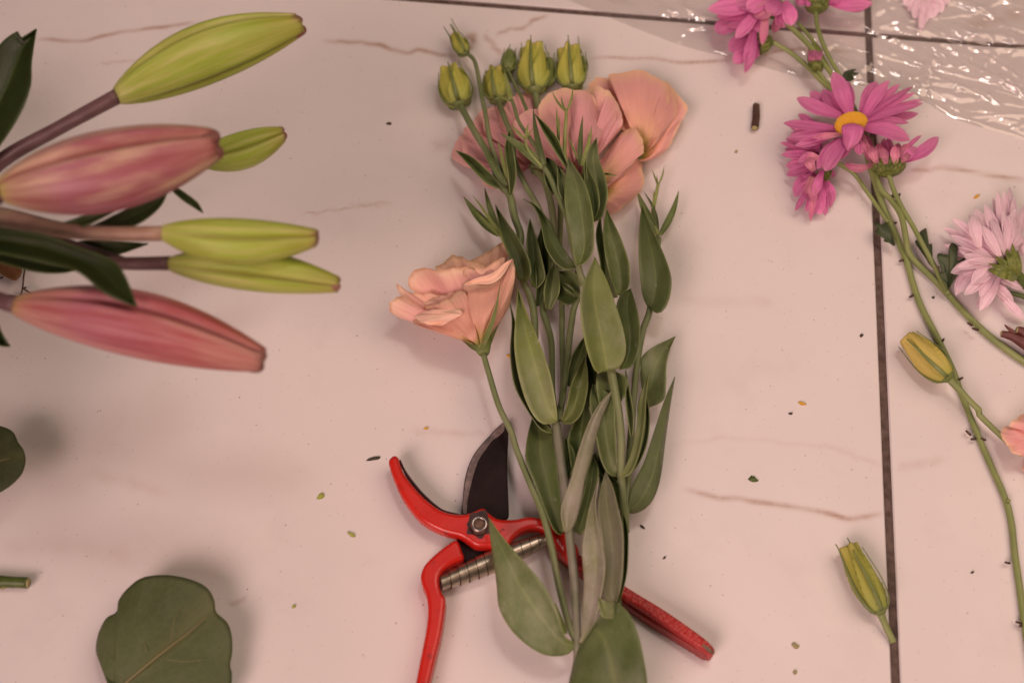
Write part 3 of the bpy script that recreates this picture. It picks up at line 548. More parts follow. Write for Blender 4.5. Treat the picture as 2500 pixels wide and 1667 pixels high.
L(A, 'e', [(1345, 590), (1260, 545), (1215, 480), (1215, 425)], [(1350, 560), (1345, 480), (1300, 425), (1215, 425)], (12, 11), arch=2)
L(A, 'e', [(1262, 1150), (1285, 1000), (1335, 900), (1385, 830)], [(1290, 1165), (1370, 1060), (1392, 930), (1385, 830)], (12, 12), arch=2)
L(A, 'e', [(1172, 1455), (1100, 1432), (1000, 1290), (930, 1150), (904, 950), (915, 750), (902, 628)], [(1178, 1440), (1070, 1330), (990, 1120), (950, 930), (935, 760), (902, 628)], (18, 16), arch=3, zl=5, zr=0)
L(A, 'e', [(1195, 1390), (1100, 1392), (1020, 1285), (960, 1100), (930, 900), (940, 700), (952, 528)], [(1203, 1380), (1192, 1250), (1150, 1050), (1082, 860), (1012, 700), (952, 528)], (20, 24), arch=4, zl=4, zr=4, m=.62, mat=m_leafpale)
L(A, 'e', [(1232, 1372), (1262, 1280), (1290, 1150), (1335, 1050), (1380, 965)], [(1232, 1395), (1300, 1392), (1362, 1322), (1396, 1180), (1396, 1060), (1380, 965)], (20, 22), arch=3, mat=m_leafpale)
shoot(A, 'e', (1225, 1290), (1262, 1130), 26, (20, 20))
L(A, 'i', [(672, 1392), (600, 1352), (520, 1180), (430, 950), (332, 700), (330, 560), (355, 400), (400, 240)], [(685, 1370), (672, 1150), (645, 900), (625, 650), (595, 450), (530, 300), (400, 240)], (15, 13), arch=1.5, zl=4, zr=2)
L(A, 'i', [(700, 1362), (664, 1200), (680, 1080), (760, 850), (830, 600), (910, 370), (1020, 160), (1162, 8)], [(735, 1372), (800, 1272), (852, 1100), (892, 880), (950, 700), (1000, 480), (1062, 270), (1125, 110), (1162, 8)], (23, 32), arch=4, zl=1, zr=-2, mat=m_leafgrey, m=.35)
L(A, 'i', [(815, 1372), (788, 1320), (880, 1000), (925, 750), (980, 640)], [(850, 1392), (905, 1330), (965, 1100), (1012, 900), (1022, 750), (980, 640)], (14, 16), arch=2)
L(A, 'j', [(1035, 1175), (1060, 1080), (1065, 880), (1080, 600), (1062, 300), (1090, 100), (1130, -100), (1180, -250), (1226, -402)], [(1065, 1198), (1130, 1110), (1190, 960), (1250, 700), (1282, 450), (1250, 220), (1212, 50), (1192, -150), (1226, -402)], (20, 24), arch=4, zl=0, zr=3, mat=m_leafgrey, m=.6)
L(A, 'f', [(1192, 1348), (1150, 1398), (1080, 1413), (1000, 1402), (900, 1342), (805, 1245), (748, 1130), (735, 1000), (715, 850), (697, 720), (689, 620)], [(1186, 1338), (1120, 1290), (1080, 1150), (1000, 1000), (880, 860), (780, 745), (725, 672), (689, 620)], (18, 24), arch=4, zl=-3, zr=5, m=.62, n=34)
shoot(A, 'f', (1132, 1285), (1068, 1100), 38, (18, 19), bend=-6, mat=m_shoot)
L(A, 'f', [(1215, 1345), (1195, 1400), (1166, 1500), (1150, 1600), (1180, 1760), (1380, 1960)], [(1225, 1335), (1300, 1225), (1395, 1110), (1485, 1155), (1545, 1280), (1580, 1430), (1600, 1600), (1570, 1790), (1380, 1960)], (20, 12), arch=13, zl=-5, zr=3.5, m=.6, n=34, k=14)
L(A, 'f', [(1408, 1105), (1360, 1098), (1318, 1072)], [(1412, 1195), (1362, 1196), (1336, 1180), (1324, 1130), (1318, 1072)], (33, 39), arch=1, zl=1, zr=1, mat=m_leafpale, n=16)
L(A, 'i', [(800, 1000), (740, 600), (735, 450), (820, 250), (900, 60)], [(900, 900), (960, 600), (960, 350), (930, 180), (900, 60)], (9, 11), arch=2)
L(A, 'i', [(690, 900), (690, 700), (690, 560), (700, 455)], [(720, 900), (800, 700), (775, 560), (700, 455)], (12, 13), arch=1)
L(A, 'i', [(1180, 1280), (1090, 1100), (1030, 880), (1040, 740)], [(1200, 1280), (1225, 1100), (1210, 900), (1040, 740)], (8, 9), arch=1)
L(A, 'h', [(1010, 1560), (900, 1500), (900, 1200), (880, 880)], [(1060, 1540), (1040, 1380), (980, 1100), (880, 880)], (10, 11), arch=2)
# peach bloom
f4 = calyx('e', (737, 955), (722, 880), 32, 62, A, 19, 19)
FB = (722, 905)
fan('petal', 'e', FB, [(640, 360), (760, 300), (850, 240), (912, 246), (880, 305), (830, 360), (860, 480), (840, 620)], m_peach, f4, und=2.6, ruf=4.0, rag=5, z=(14, 12), bulge=2)
fan('petal', 'e', FB, [(700, 560), (600, 480), (430, 410), (500, 345), (565, 322), (640, 352), (745, 378), (835, 345), (840, 480)], m_peach, f4, und=2.6, ruf=4.0, rag=5, z=(16, 17), bulge=2, pleat=.5)
fan('petal', 'e', FB, [(480, 640), (360, 660), (300, 662), (240, 726), (165, 705), (118, 645), (168, 592), (252, 588), (330, 625), (480, 600)], m_peachin, f4, und=2.6, ruf=4.0, rag=5, z=(12, 13), bulge=3, zo=[10, 12, 14, 17, 19, 16, 13], p=1.4)
fan('petal', 'e', FB, [(520, 640), (420, 632), (330, 622), (205, 575), (178, 502), (240, 548), (330, 566), (500, 575), (560, 560)], m_peachin, f4, und=2.6, ruf=4.0, rag=5, z=(14, 17), bulge=3, k=50)
fan('petal', 'e', FB, [(520, 640), (455, 585), (350, 575), (262, 530), (258, 460), (330, 405), (440, 412), (600, 402), (725, 408), (800, 372), (842, 352), (820, 460), (780, 560)], m_peachin, f4, und=2.6, ruf=4.0, rag=5, z=(16, 25), bulge=-3, zo=[15, 15, 18, 24, 29, 31, 30, 29, 27], k=60, pleat=.5)
fan('petal', 'e', (700, 900), [(520, 828), (440, 800), (412, 788), (335, 782), (268, 732), (340, 665), (450, 622), (560, 560), (605, 545), (640, 625), (640, 690)], m_peach, f4, und=2.6, ruf=4.0, rag=5, z=(19, 28), bulge=7, zo=[16, 17, 18, 19, 22, 28, 32, 33, 32, 29], k=56, pleat=.5)
fan('petal', 'e', (712, 905), [(560, 800), (620, 720), (640, 640), (600, 520), (680, 500), (780, 498), (850, 440), (915, 348), (928, 420), (924, 520), (900, 620), (870, 700), (800, 800), (770, 850)], m_peach, f4, und=2.6, ruf=4.0, rag=5, z=(20, 32), bulge=9, zo=[20, 27, 33, 36, 38, 39, 38, 34, 28, 22, 18], k=60, pleat=.6)
fan('petal', 'e', (640, 640), [(560, 600), (480, 612), (400, 640), (345, 628), (420, 596), (500, 572), (580, 556), (620, 580)], m_peachin, f4, z=(26, 24), bulge=2, und=2, ruf=3, rag=4)
fan('petal', 'e', (600, 700), [(470, 770), (400, 770), (330, 745), (300, 712), (360, 680), (450, 660), (520, 640), (570, 640)], m_lip, f4, z=(36, 27), bulge=3, und=2.5, ruf=3, rag=4)
fan('petal', 'e', (760, 560), [(640, 470), (600, 440), (620, 405), (700, 415), (780, 380), (850, 335), (868, 360), (840, 430)], m_peachin, f4, z=(30, 30), bulge=2, und=2.5, ruf=3, rag=4)
leaf('folded_petal_edge', 'e', [(602, 512), (680, 470), (780, 440), (870, 370), (916, 348)], [(602, 516), (690, 504), (785, 503), (855, 450), (916, 348)], m_lip, f4, (38, 38), arch=2, zl=1, zr=1, n=20)
strip('sepal', 'e', (715, 930), (842, 478), 34, m_sepal, f4, (23, 39), arch=7, bend=22, shape='sepal')
strip('sepal', 'e', (760, 920), (905, 640), 30, m_sepal, f4, (18, 22), arch=3, bend=-18, shape='sepal')
strip('sepal', 'e', (700, 930), (575, 850), 30, m_sepal, f4, (20, 18), arch=2, shape='sepal')

# ---- second spray: right stems, big salmon blooms, broad leaves in front
B = thing('lisianthus_spray', Q('f', 1440, 1050), 'lisianthus spray with two salmon pink blooms under broad grey green leaves', 'flower spray')
stem([('f', [(1340, 1700, 6), (1400, 1300, 6), (1440, 1050, 7), (1468, 700, 11), (1462, 560, 16), (1450, 350, 23)]), ('e', [(1610, 1500, 26), (1590, 1300, 29), (1545, 1045, 31)]), ('h', [(1050, 700, 27), (880, 350, 28), (830, 200, 30)]), ('d', [(1430, 1560, 31), (1400, 1400, 33), (1350, 1280, 34), (1290, 1140, 34), (1245, 1060, 34)])], [10, 10, 10, 9.5, 10, 11, 11, 9, 8, 7, 6.5], B, m_stem, n=90)
stem('d', [(1250, 1065, 34), (1220, 980, 35), (1150, 870, 34), (1090, 780, 33), (1062, 690, 31), (1045, 640, 30)], [5.5, 5, 4.5, 4.5], B)
stem([('f', [(1478, 700, 9), (1478, 570, 14)]), ('e', [(1690, 1250, 14), (1715, 1000, 13), (1750, 800, 13), (1797, 655, 13), (1850, 260, 8), (1855, 200, 8)]), ('d', [(1975, 1500, 8)])], [9, 9, 8.5, 8, 8.5, 6, 5], B)
# immature shoots over the blooms
stem('d', [(1440, 1230, 33), (1385, 1010, 35), (1382, 900, 36), (1390, 760, 37), (1392, 700, 37)], [5, 5, 4.5, 3.5], B, m_shoot)
for t_, b_ in (((1300, 585), -8), ((1432, 548), 14), ((1358, 612), -6)): strip('bract', 'd', (1390, 715), t_, 16, m_shoot, B, (37, 38), arch=1, bend=b_, shape='leaf')
stem('d', [(1400, 1080, 34), (1355, 950, 35), (1340, 860, 35)], [3.5, 3, 2.5], B, m_shoot)
strip('bract', 'd', (1345, 920), (1328, 690), 20, m_shoot, B, (35, 35), shape='leaf'); strip('bract', 'd', (1345, 900), (1345, 740), 14, m_shoot, B, (36, 36), shape='leaf')
strip('bract', 'd', (1480, 1060), (1497, 735), 34, m_leaf, B, (35, 36), bend=-6, shape='leaf'); strip('bract', 'd', (1490, 1060), (1555, 800), 30, m_shoot, B, (36, 36), bend=8, shape='leaf'); strip('bract', 'd', (1470, 1030), (1395, 850), 14, m_shoot, B, (36, 35), shape='leaf')
strip('bract', 'd', (1625, 1108), (1720, 1122), 14, m_shoot, B, (30, 31), shape='leaf')
stem('d', [(1490, 1250, 34), (1500, 1120, 36), (1525, 950, 36), (1540, 860, 36)], [4, 3.5, 3], B, m_shoot)
for t_, w_ in (((995, 455), 30), ((1000, 520), 22), ((890, 580), 16)): strip('bract', 'd', (1045, 650), t_, w_, m_shoot, B, (29, 26), arch=1, shape='leaf')
for t_, w_ in (((1040, 800), 20), ((1150, 785), 18), ((1178, 820), 14)): strip('bract', 'd', (1130, 890), t_, w_, m_shoot, B, (36, 36), arch=1, shape='leaf')
stem('d', [(1240, 1070, 34), (1150, 960, 36), (1130, 890, 36)], [4, 3.5, 3], B, m_shoot)
# right hand shoot
stem('d', [(1975, 1500, 8), (1945, 1370, 8), (1962, 1260, 9), (1977, 1180, 9)], [5, 4.5, 4], B, m_shoot)
for b_, t_, w_, be in (((1990, 1500), (2110, 1215), 46, 16), ((1972, 1490), (1842, 1215), 56, -8), ((1978, 1490), (1880, 1215), 22, 26), ((1950, 1370), (1952, 1210), 20, 0), ((1976, 1185), (1938, 1078), 12, 0), ((1978, 1180), (2016, 1055), 12, 8), ((1976, 1185), (1968, 1115), 10, 0)):
    shoot(B, 'd', b_, t_, w_, (8, 8), bend=be, mat=m_leaf if w_ > 21 else m_shoot)
# blooms
f3 = calyx('g', (1590, 1110), (1606, 1040), 16, 40, B, 6, 8)
fan('petal', 'g', (1610, 1060), [(1645, 960), (1785, 800), (1825, 620), (1800, 478), (1870, 532), (1935, 612), (1970, 680), (1900, 820), (1842, 950), (1765, 1030), (1685, 1072), (1605, 1082)], m_orange, f3, z=(8, 10), bulge=6, cup=0)
fan('petal', 'g', (1620, 1020), [(1540, 850), (1480, 760), (1430, 640), (1350, 560), (1205, 510), (1280, 440), (1360, 440), (1450, 478), (1530, 548), (1582, 650), (1572, 740), (1590, 820)], m_orange, f3, z=(12, 11), bulge=4, cup=-1)
fan('petal', 'g', (1620, 1030), [(1560, 840), (1582, 700), (1540, 555), (1362, 430), (1480, 400), (1605, 385), (1700, 420), (1800, 472), (1838, 600), (1815, 760), (1740, 880), (1670, 960)], m_orange, f3, z=(12, 14), bulge=9, cup=-1)
fan('petal', 'g', (1620, 1030), [(1740, 880), (1800, 740), (1830, 600), (1790, 468), (1848, 520), (1890, 610), (1875, 730), (1805, 870), (1740, 940)], m_orange, f3, z=(13, 14), bulge=8, ruf=3.5)
f2 = calyx('g', (1195, 1300), (1150, 1205), 20, 46, B, 22, 22)
fan('petal', 'g', (1150, 1200), [(1100, 800), (1130, 570), (1230, 520), (1300, 508), (1390, 560), (1445, 640), (1482, 740), (1482, 805), (1440, 855), (1350, 900), (1290, 960)], m_pink, f2, z=(18, 18), bulge=6, cup=-1)
fan('petal', 'g', (1150, 1200), [(960, 900), (850, 780), (830, 660), (880, 590), (1000, 520), (1100, 530), (1185, 540), (1252, 590), (1282, 680), (1292, 790), (1325, 872), (1250, 960), (1200, 1060)], m_pink, f2, z=(20, 22), bulge=7, cup=-1)
fan('petal', 'g', (1150, 1200), [(1060, 960), (1050, 800), (1080, 620), (1120, 548), (1190, 545), (1258, 600), (1288, 700), (1298, 800), (1326, 874), (1262, 960), (1210, 1060)], m_pinkr, f2, z=(24, 27), bulge=8, cup=-1, ruf=3.5)
fan('petal', 'g', (1150, 1200), [(1290, 960), (1380, 880), (1420, 780), (1400, 660), (1340, 580), (1390, 590), (1440, 660), (1475, 760), (1470, 810), (1420, 870)], m_pinkr, f2, z=(20, 23), bulge=7, ruf=3)
fan('petal', 'g', (1150, 1200), [(860, 1050), (760, 980), (700, 930), (630, 820), (690, 725), (765, 680), (850, 685), (930, 730), (985, 830), (990, 960), (1010, 1080)], m_pinkr, f2, z=(20, 20), bulge=6, cup=-1)
fan('petal', 'g', (1320, 1330), [(1362, 1300), (1480, 1200), (1595, 1050), (1622, 1130), (1637, 1235), (1600, 1312), (1530, 1392), (1460, 1450), (1380, 1492), (1350, 1440)], m_orange, f2, z=(18, 8), bulge=8, cup=-2)
fan('petal', 'g', (1270, 1290), [(1300, 1072), (1400, 950), (1462, 870), (1540, 826), (1612, 882), (1642, 1000), (1590, 1052), (1500, 1172), (1400, 1262), (1350, 1300)], m_orange, f2, z=(20, 22), bulge=7, cup=0)
# leaves of the second spray
L(B, 'd', [(1300, 1245), (1252, 1150), (1250, 1060), (1265, 1003)], [(1325, 1235), (1342, 1120), (1322, 1040), (1265, 1003)], (24, 29), arch=2)
L(B, 'd', [(1412, 1340), (1345, 1230), (1335, 1130), (1340, 1058)], [(1425, 1330), (1415, 1210), (1385, 1120), (1340, 1058)], (28, 31), arch=2)
shoot(B, 'd', (1255, 1072), (968, 848), 62, (34, 34), bend=12); shoot(B, 'd', (1255, 1050), (1180, 688), 40, (35, 36), bend=-14)
L(B, 'd', [(1400, 1088), (1330, 985), (1250, 850), (1190, 728)], [(1405, 1062), (1345, 905), (1285, 820), (1190, 728)], (34, 36), arch=3)
L(B, 'd', [(1560, 1412), (1540, 1300), (1520, 1100), (1525, 980), (1585, 878)], [(1562, 1416), (1622, 1382), (1656, 1250), (1640, 1130), (1602, 1020), (1585, 878)], (31, 35), arch=3)
L(B, 'd', [(1556, 1405), (1520, 1250), (1505, 1100), (1515, 1028)], [(1560, 1412), (1602, 1320), (1592, 1200), (1550, 1110), (1515, 1028)], (35, 38), arch=3)
L(B, 'e', [(1440, 620), (1480, 420), (1450, 200), (1480, 60)], [(1590, 590), (1540, 400), (1495, 200), (1480, 60)], (14, 16), arch=2)
L(B, 'e', [(1585, 575), (1530, 420), (1500, 250), (1500, 120), (1520, 28)], [(1600, 580), (1660, 520), (1662, 380), (1612, 220), (1560, 110), (1520, 28)], (20, 22), arch=4)
L(B, 'e', [(1318, 402), (1260, 416), (1190, 370), (1130, 270), (1105, 150), (1080, 60), (1040, 0), (985, -37)], [(1322, 380), (1250, 290), (1195, 190), (1165, 120), (1120, 60), (1060, 0), (985, -37)], (30, 26), arch=3, zl=5, zr=0)
L(B, 'e', [(1326, 382), (1308, 320), (1290, 200), (1260, 50), (1250, -50), (1258, -180), (1275, -297)], [(1336, 386), (1385, 368), (1432, 290), (1438, 150), (1420, 0), (1382, -130), (1322, -230), (1275, -297)], (33, 38), arch=4, zl=2, zr=5, m=.58)
L(B, 'h', [(1225, 1180), (1240, 900), (1195, 620), (1235, 470), (1332, 408)], [(1225, 1182), (1332, 1160), (1402, 1020), (1422, 820), (1392, 600), (1332, 408)], (29, 30), arch=4)
L(B, 'h', [(1110, 1150), (1012, 1215), (930, 1050), (870, 800), (850, 560), (882, 360), (990, 108)], [(1125, 1152), (1205, 1180), (1282, 1040), (1272, 850), (1200, 600), (1102, 330), (990, 108)], (33, 40), arch=5, zl=5, zr=2, m=.42, mat=m_leafpale)
L(B, 'h', [(1495, 588), (1445, 470), (1415, 200), (1410, -50), (1420, -250), (1441, -388)], [(1510, 582), (1560, 640), (1640, 622), (1702, 500), (1722, 330), (1682, 170), (1612, 0), (1520, -200), (1441, -388)], (14, 14), arch=7, zl=3, zr=4)
L(B, 'h', [(1430, 1300), (1425, 1180), (1440, 1060), (1560, 960), (1758, 868)], [(1470, 1560), (1640, 1480), (1668, 1330), (1672, 1150), (1700, 1010), (1758, 868)], (10, 9), arch=4, zl=1, zr=3)
L(B, 'i', [(1195, 838), (1120, 812), (1050, 680), (1008, 500), (960, 280), (940, 100), (970, -50)], [(1215, 790), (1195, 600), (1185, 400), (1180, 200), (1140, 60), (970, -50)], (20, 23), arch=3)
L(B, 'h', [(1040, 1560), (1010, 1400), (1010, 1240), (1100, 1180)], [(1180, 1560), (1280, 1420), (1290, 1260), (1100, 1180)], (22, 24), arch=2)
L(B, 'h', [(1330, 1820), (1290, 1560), (1280, 1380), (1285, 1190)], [(1352, 1820), (1362, 1640), (1330, 1420), (1285, 1190)], (24, 27), arch=1)
L(B, 'f', [(1482, 565), (1510, 440), (1580, 300), (1640, 120), (1700, -60), (1758, -190)], [(1485, 592), (1545, 590), (1622, 530), (1672, 400), (1702, 180), (1727, 0), (1758, -190)], (14, 16), arch=5, zl=1, zr=-3, m=.6)
L(B, 'i', [(1255, 842), (1360, 740), (1440, 520), (1470, 280), (1460, 100), (1462, 0)], [(1290, 842), (1400, 725), (1485, 530), (1512, 300), (1495, 120), (1462, 0)], (21, 22), arch=3)
L(B, 'i', [(1225, 835), (1280, 740), (1340, 600), (1390, 350), (1400, 150), (1440, 20), (1508, -160)], [(1245, 846), (1330, 802), (1392, 680), (1442, 470), (1470, 250), (1482, 50), (1508, -160)], (25, 25), arch=4, zl=0, zr=3, mat=m_leafpale)
L(B, 'i', [(960, 640), (1020, 760), (1090, 860), (1180, 900)], [(1000, 600), (1120, 780), (1200, 830), (1200, 900)], (10, 12), arch=1)
L(B, 'j', [(1400, 800), (1440, 600), (1455, 300), (1450, 100), (1450, -90)], [(1420, 790), (1482, 560), (1502, 350), (1500, 100), (1450, -90)], (14, 18), arch=2)
L(B, 'j', [(1370, 805), (1285, 760), (1255, 640), (1280, 400), (1240, 150), (1218, -50), (1230, -250), (1286, -458)], [(1390, 795), (1432, 650), (1457, 400), (1452, 100), (1402, -130), (1360, -300), (1286, -458)], (20, 22), arch=4, zl=3, zr=4, m=.45, mat=m_leafgrey)

# ------------------------------------------------------------------ lily branch held above the table on the left
LY = thing('lily_branch', P(-420, 700, 0), 'blurred lily branch with green and pink closed buds and dark leaves', 'lily')
ZL = 150
def lily_bud(c, Bp, Tp, wpx, mat, zb, zt, blunt=.36, curve=0, ph=0.5, lobes=3):
    p0, p1 = Q(c, *Bp, zb), Q(c, *Tp, zt); r = M(wpx, c, p0) / 2; L_ = (p1 - p0).length
    def prof(v):
        k = math.sin(math.pi * (.07 + v ** .92 * .83)) ** .82
        return r * max(.22, k if v < .5 else max(k, blunt + (1 - blunt) * (1 - ((v - .5) / .5) ** 2.0)))
    def mod(v, a):
        x = math.cos(3 * (a + ph) / 1.0); g = math.exp(-((1 - x) / .16)); return 1 - (.20 + .10 * v) * g * min(1, v * 3 + .3) - .045 * math.exp(-((1 - math.cos(3 * (a + ph) + 1.1)) / .05)) * v + .03 * math.cos(6 * (a + ph)) - .07 * max(0, -x) * v
    b = lathe('bud', p0, p1, prof, mat, LY, 120, 40, mod, curve, seam=lambda v, a: .85 * math.exp(-((1 - math.cos(3 * (a + ph))) / .05)) * min(1, v * 2.5 + .15))
    t = (p1 - p0).normalized(); sx = t.cross(Vector((0, 0, 1))).normalized(); sy = sx.cross(t); re = prof(1.0)
    for k in range(lobes):
        a = 2 * math.pi * k / lobes + ph + math.pi / 3 + .2; d = sx * math.cos(a) + sy * math.sin(a)
        q = p1 - t * L_ * .015 + d * re * .52
        lathe('bud_tip', q - t * re * .5, q + t * re * (.42 + .2 * rng.random()), lambda v: re * .52 * math.sqrt(max(0.02, 1 - (v * .96) ** 3)), m_tip, b, 14, 8, lambda v, a2: 1 + .12 * math.sin(3 * a2 + k))
    return b
lily_bud('a', (1330, 1090), (1915, 905), 262, m_lilyg, ZL - 34, ZL - 34, .40, .002, 1.1)
lily_bud('a', (790, 650), (2025, 165), 425, m_lilyg, ZL - 8, ZL - 12, .36, -.004, .25)
lily_bud('b', (1140, 672), (2290, 815), 300, m_lilyg, ZL - 12, ZL - 20, .30, -.002, 1.4)
lily_bud('b', (1090, 468), (2140, 500), 325, m_lilyg, ZL, ZL - 4, .30, .003, .9)
lily_bud('a', (10, 1290), (1455, 975), 575, m_lilyp, ZL + 22, ZL + 18, .42, .002, .5)
lily_bud('b', (110, 955), (1775, 1325), 475, m_lilyr, ZL - 4, ZL - 14, .30, -.003, .35)
ls = lambda c, l, r, mat=m_lilystem, name='pedicel': tube(name, pts(c, l), r, mat, LY, 14)
ls('a', [(-330, 1420, ZL - 30), (0, 1095, ZL - 22), (400, 865, ZL - 14), (800, 648, ZL - 8)], [22, 19, 17, 19])
ls('b', [(-500, 330, ZL - 30), (0, 360, ZL - 15), (430, 448, ZL - 6), (780, 472, ZL - 2), (1110, 470, ZL)], [30, 28, 22, 18, 19], m_lilystem2)
ls('b', [(200, 560, ZL - 24), (500, 650, ZL - 20), (800, 672, ZL - 16), (1150, 672, ZL - 12)], [17, 16, 16, 18])
ls('b', [(-350, 780, ZL - 20), (0, 922, ZL - 6), (125, 958, ZL - 4)], [20, 20, 21])
ls('a', [(-330, 1500, ZL - 25), (-120, 1380, ZL + 10), (30, 1285, ZL + 22)], [22, 20, 24])
ls('a', [(900, 1250, ZL - 40), (1100, 1180, ZL - 36), (1350, 1085, ZL - 34)], [13, 12, 13])
tube('stem', [(300, 640, ZL - 26), (60, 575, ZL - 24), (-160, 560, ZL - 30), (-300, 600, 50), (-420, 700, 4)], [14, 24, 30, 30, 30], m_lilystem, LY, 14)
G = lambda c, a_, b_, z, **k: leaf('leaf', c, a_, b_, m_lilyleaf, LY, z, thick=.0006, **k)
G('a', [(-500, 1350), (-260, 900), (-120, 500), (0, 300), (120, 212), (132, 262), (245, 198)], [(-480, 1400), (-150, 1150), (0, 980), (140, 760), (205, 580), (212, 420), (245, 198)], (ZL - 30, ZL - 8), arch=4, zl=5, zr=5, m=.55, n=40)
G('b', [(-300, 360), (0, 430), (300, 478), (520, 560), (740, 640), (835, 740), (925, 962)], [(-320, 500), (0, 600), (260, 650), (520, 725), (700, 870), (860, 945), (925, 962)], (ZL - 10, ZL + 6), arch=5, zl=3, zr=4, n=34)
G('b', [(-400, 520), (0, 560), (250, 600), (540, 712)], [(-400, 560), (0, 665), (220, 725), (400, 738), (540, 712)], (ZL - 26, ZL - 24), arch=2)
G('b', [(380, 560), (560, 520), (800, 525), (1000, 540)], [(400, 600), (620, 640), (800, 612), (1000, 540)], (ZL - 30, ZL - 30), arch=2, zl=1, zr=1)
G('b', [(430, 455), (620, 420), (850, 308), (1040, 238), (1150, 138)], [(440, 465), (700, 462), (920, 412), (1080, 290), (1150, 138)], (ZL - 6, ZL - 22), arch=2, zl=1, zr=2)
G('b', [(420, 400), (560, 350), (720, 320), (820, 300)], [(430, 460), (560, 430), (680, 370), (820, 300)], (ZL - 4, ZL - 2), arch=1, zl=1, zr=1)
G('b', [(1150, 135), (1240, 190), (1330, 260), (1370, 330)], [(1145, 160), (1210, 225), (1300, 290), (1370, 330)], (ZL - 24, ZL - 20), arch=1, zl=1, zr=1, n=14)
G('b', [(905, 230), (925, 250), (950, 290)], [(895, 240), (915, 265), (950, 290)], (ZL - 28, ZL - 28), arch=0, n=10)
G('b', [(-260, 900), (-60, 1020), (20, 1160), (66, 1232)], [(-260, 1000), (-120, 1160), (0, 1225), (66, 1232)], (ZL - 40, ZL - 36), arch=2)
for q in range(10):  # added unseen leaves beyond the left edge, put there to shade that side
    yy = 250 + 110 * q; xx = -150 - 60 * (q % 3); zz = 40 + 12 * (q % 4)
    G('s', [(xx - 260, yy + 60), (xx - 120, yy - 30), (xx, yy - 20), (xx + 110, yy + 30)], [(xx - 260, yy + 70), (xx - 130, yy + 60), (xx, yy + 60), (xx + 110, yy + 30)], (zz, zz + 15))
# dry twig and leaf below the lilies
tw = thing('dry_twig', Q('b', 140, 900), 'thin dry twig with small brown leaf on the tiles below the lily leaves', 'twig')
for l in ([(170, 700, 2), (160, 760, 3), (152, 840, 3), (135, 905, 2)], [(152, 840, 3), (230, 882, 3), (290, 862, 2)], [(152, 840, 3), (178, 834, 3)], [(60, 890, 2), (135, 900, 2), (240, 895, 2)], [(-40, 790, 2), (20, 765, 3)], [(170, 700, 2), (185, 660, 2), (190, 560, 2)]):
    tube('twig_branch', pts('b', l), 2.2, m_twig, tw, 6)
m_dry = mat_leaf('dry_leaf', (.30, .13, .05), (.20, .08, .03), (.36, .2, .08), marks=0, bloomk=0)
leaf('leaf', 'b', [(-60, 640), (-20, 720), (60, 775), (110, 785), (140, 750)], [(-40, 600), (40, 640), (130, 680), (148, 720), (140, 750)], m_dry, tw, (2, 3), arch=2, zl=1, zr=1)

# ------------------------------------------------------------------ eucalyptus leaves and cut stem on the left
e1 = thing('eucalyptus_leaf', Q('c', 560, 1700), 'big round grey green eucalyptus leaf with wavy rim and pale midrib', 'leaf')
fan('blade', 'c', (610, 1640), [(640, 1600), (610, 1558), (546, 1450), (522, 1390), (535, 1300), (572, 1222), (602, 1200), (636, 1180), (645, 1120), (690, 1060), (762, 1003), (860, 984), (960, 990), (1070, 1020), (1130, 1060), (1162, 1120), (1172, 1182), (1230, 1240), (1256, 1310), (1258, 1400), (1245, 1470), (1256, 1520), (1240, 1610), (1150, 1730), (960, 1790), (760, 1740), (660, 1670)], m_euc, e1, z=(10, 14), bulge=5, ruf=.6, pleat=.15, rag=.6, und=.5, n=26, k=110, start=.01, thick=.0006, zo=[10, 9, 13, 16, 15, 13, 9, 8, 10])
m_vein = mat_simple('eucalyptus_vein', (.21, .20, .085), (.26, .19, .085), 60, .6)
tube('midrib', pts('c', [(430, 1850, 1), (560, 1690, 3.4), (610, 1640, 10.4), (680, 1568, 14.4), (800, 1465, 19.4), (920, 1370, 21.6), (1020, 1295, 21.2), (1120, 1205, 18.9)]), [7, 5, 4, 3.5, 3, 2.4, 1.8, 1.0], m_vein, e1, 8)
for l in ([(925, 1345, 21.0), (940, 1240, 20.0), (985, 1150, 18.0)], [(790, 1400, 18.6), (780, 1300, 17.4), (800, 1220, 16.6)], [(900, 1440, 21.0), (1000, 1450, 19.4), (1110, 1440, 16.8)], [(660, 1560, 13.6), (630, 1480, 14.4), (620, 1400, 14.8)]): tube('side_vein', pts('c', l), [.9, .7, .4], m_vein, e1, 6)
e2 = thing('eucalyptus_leaf', Q('c', -150, 480), 'dark eucalyptus leaf cut off by the picture edge below the pink lily bud', 'leaf')
fan('blade', 'c', (-260, 420), [(-240, 320), (-150, 210), (-40, 175), (30, 185), (75, 215), (95, 262), (130, 310), (140, 360), (120, 430), (70, 490), (0, 535), (-120, 580), (-230, 540)], m_euc, e2, z=(16, 24), bulge=5, ruf=.5, pleat=.15, rag=.6, und=.5, n=22, k=70, start=.01, thick=.0006)
tube('midrib', pts('c', [(-420, 470, 1), (-260, 420, 17), (-100, 390, 25), (60, 350, 26)]), [5, 4, 3, 1.5], m_vein, e2, 8)
cs = thing('stem_piece', Q('c', 80, 1050), 'short dark green cut stem piece with pale end lying on the tiles', 'stem')
tube('stem', pts('c', [(-90, 1012, 3.4), (0, 1018, 3.4), (60, 1020, 3.4), (150, 1024, 3.4)]), [15, 15.5, 14, 13.5], m_dkgreen, cs, 14, lump=.06)
tube('cut_end', pts('c', [(146, 1024, 3.4), (158, 1025, 3.4)]), [12.5, 11.5], m_cut, cs, 12)
tube('side_stub', pts('c', [(40, 1030, 4), (20, 1048, 3), (0, 1050, 2)]), [5, 5, 4], m_cut, cs, 8)

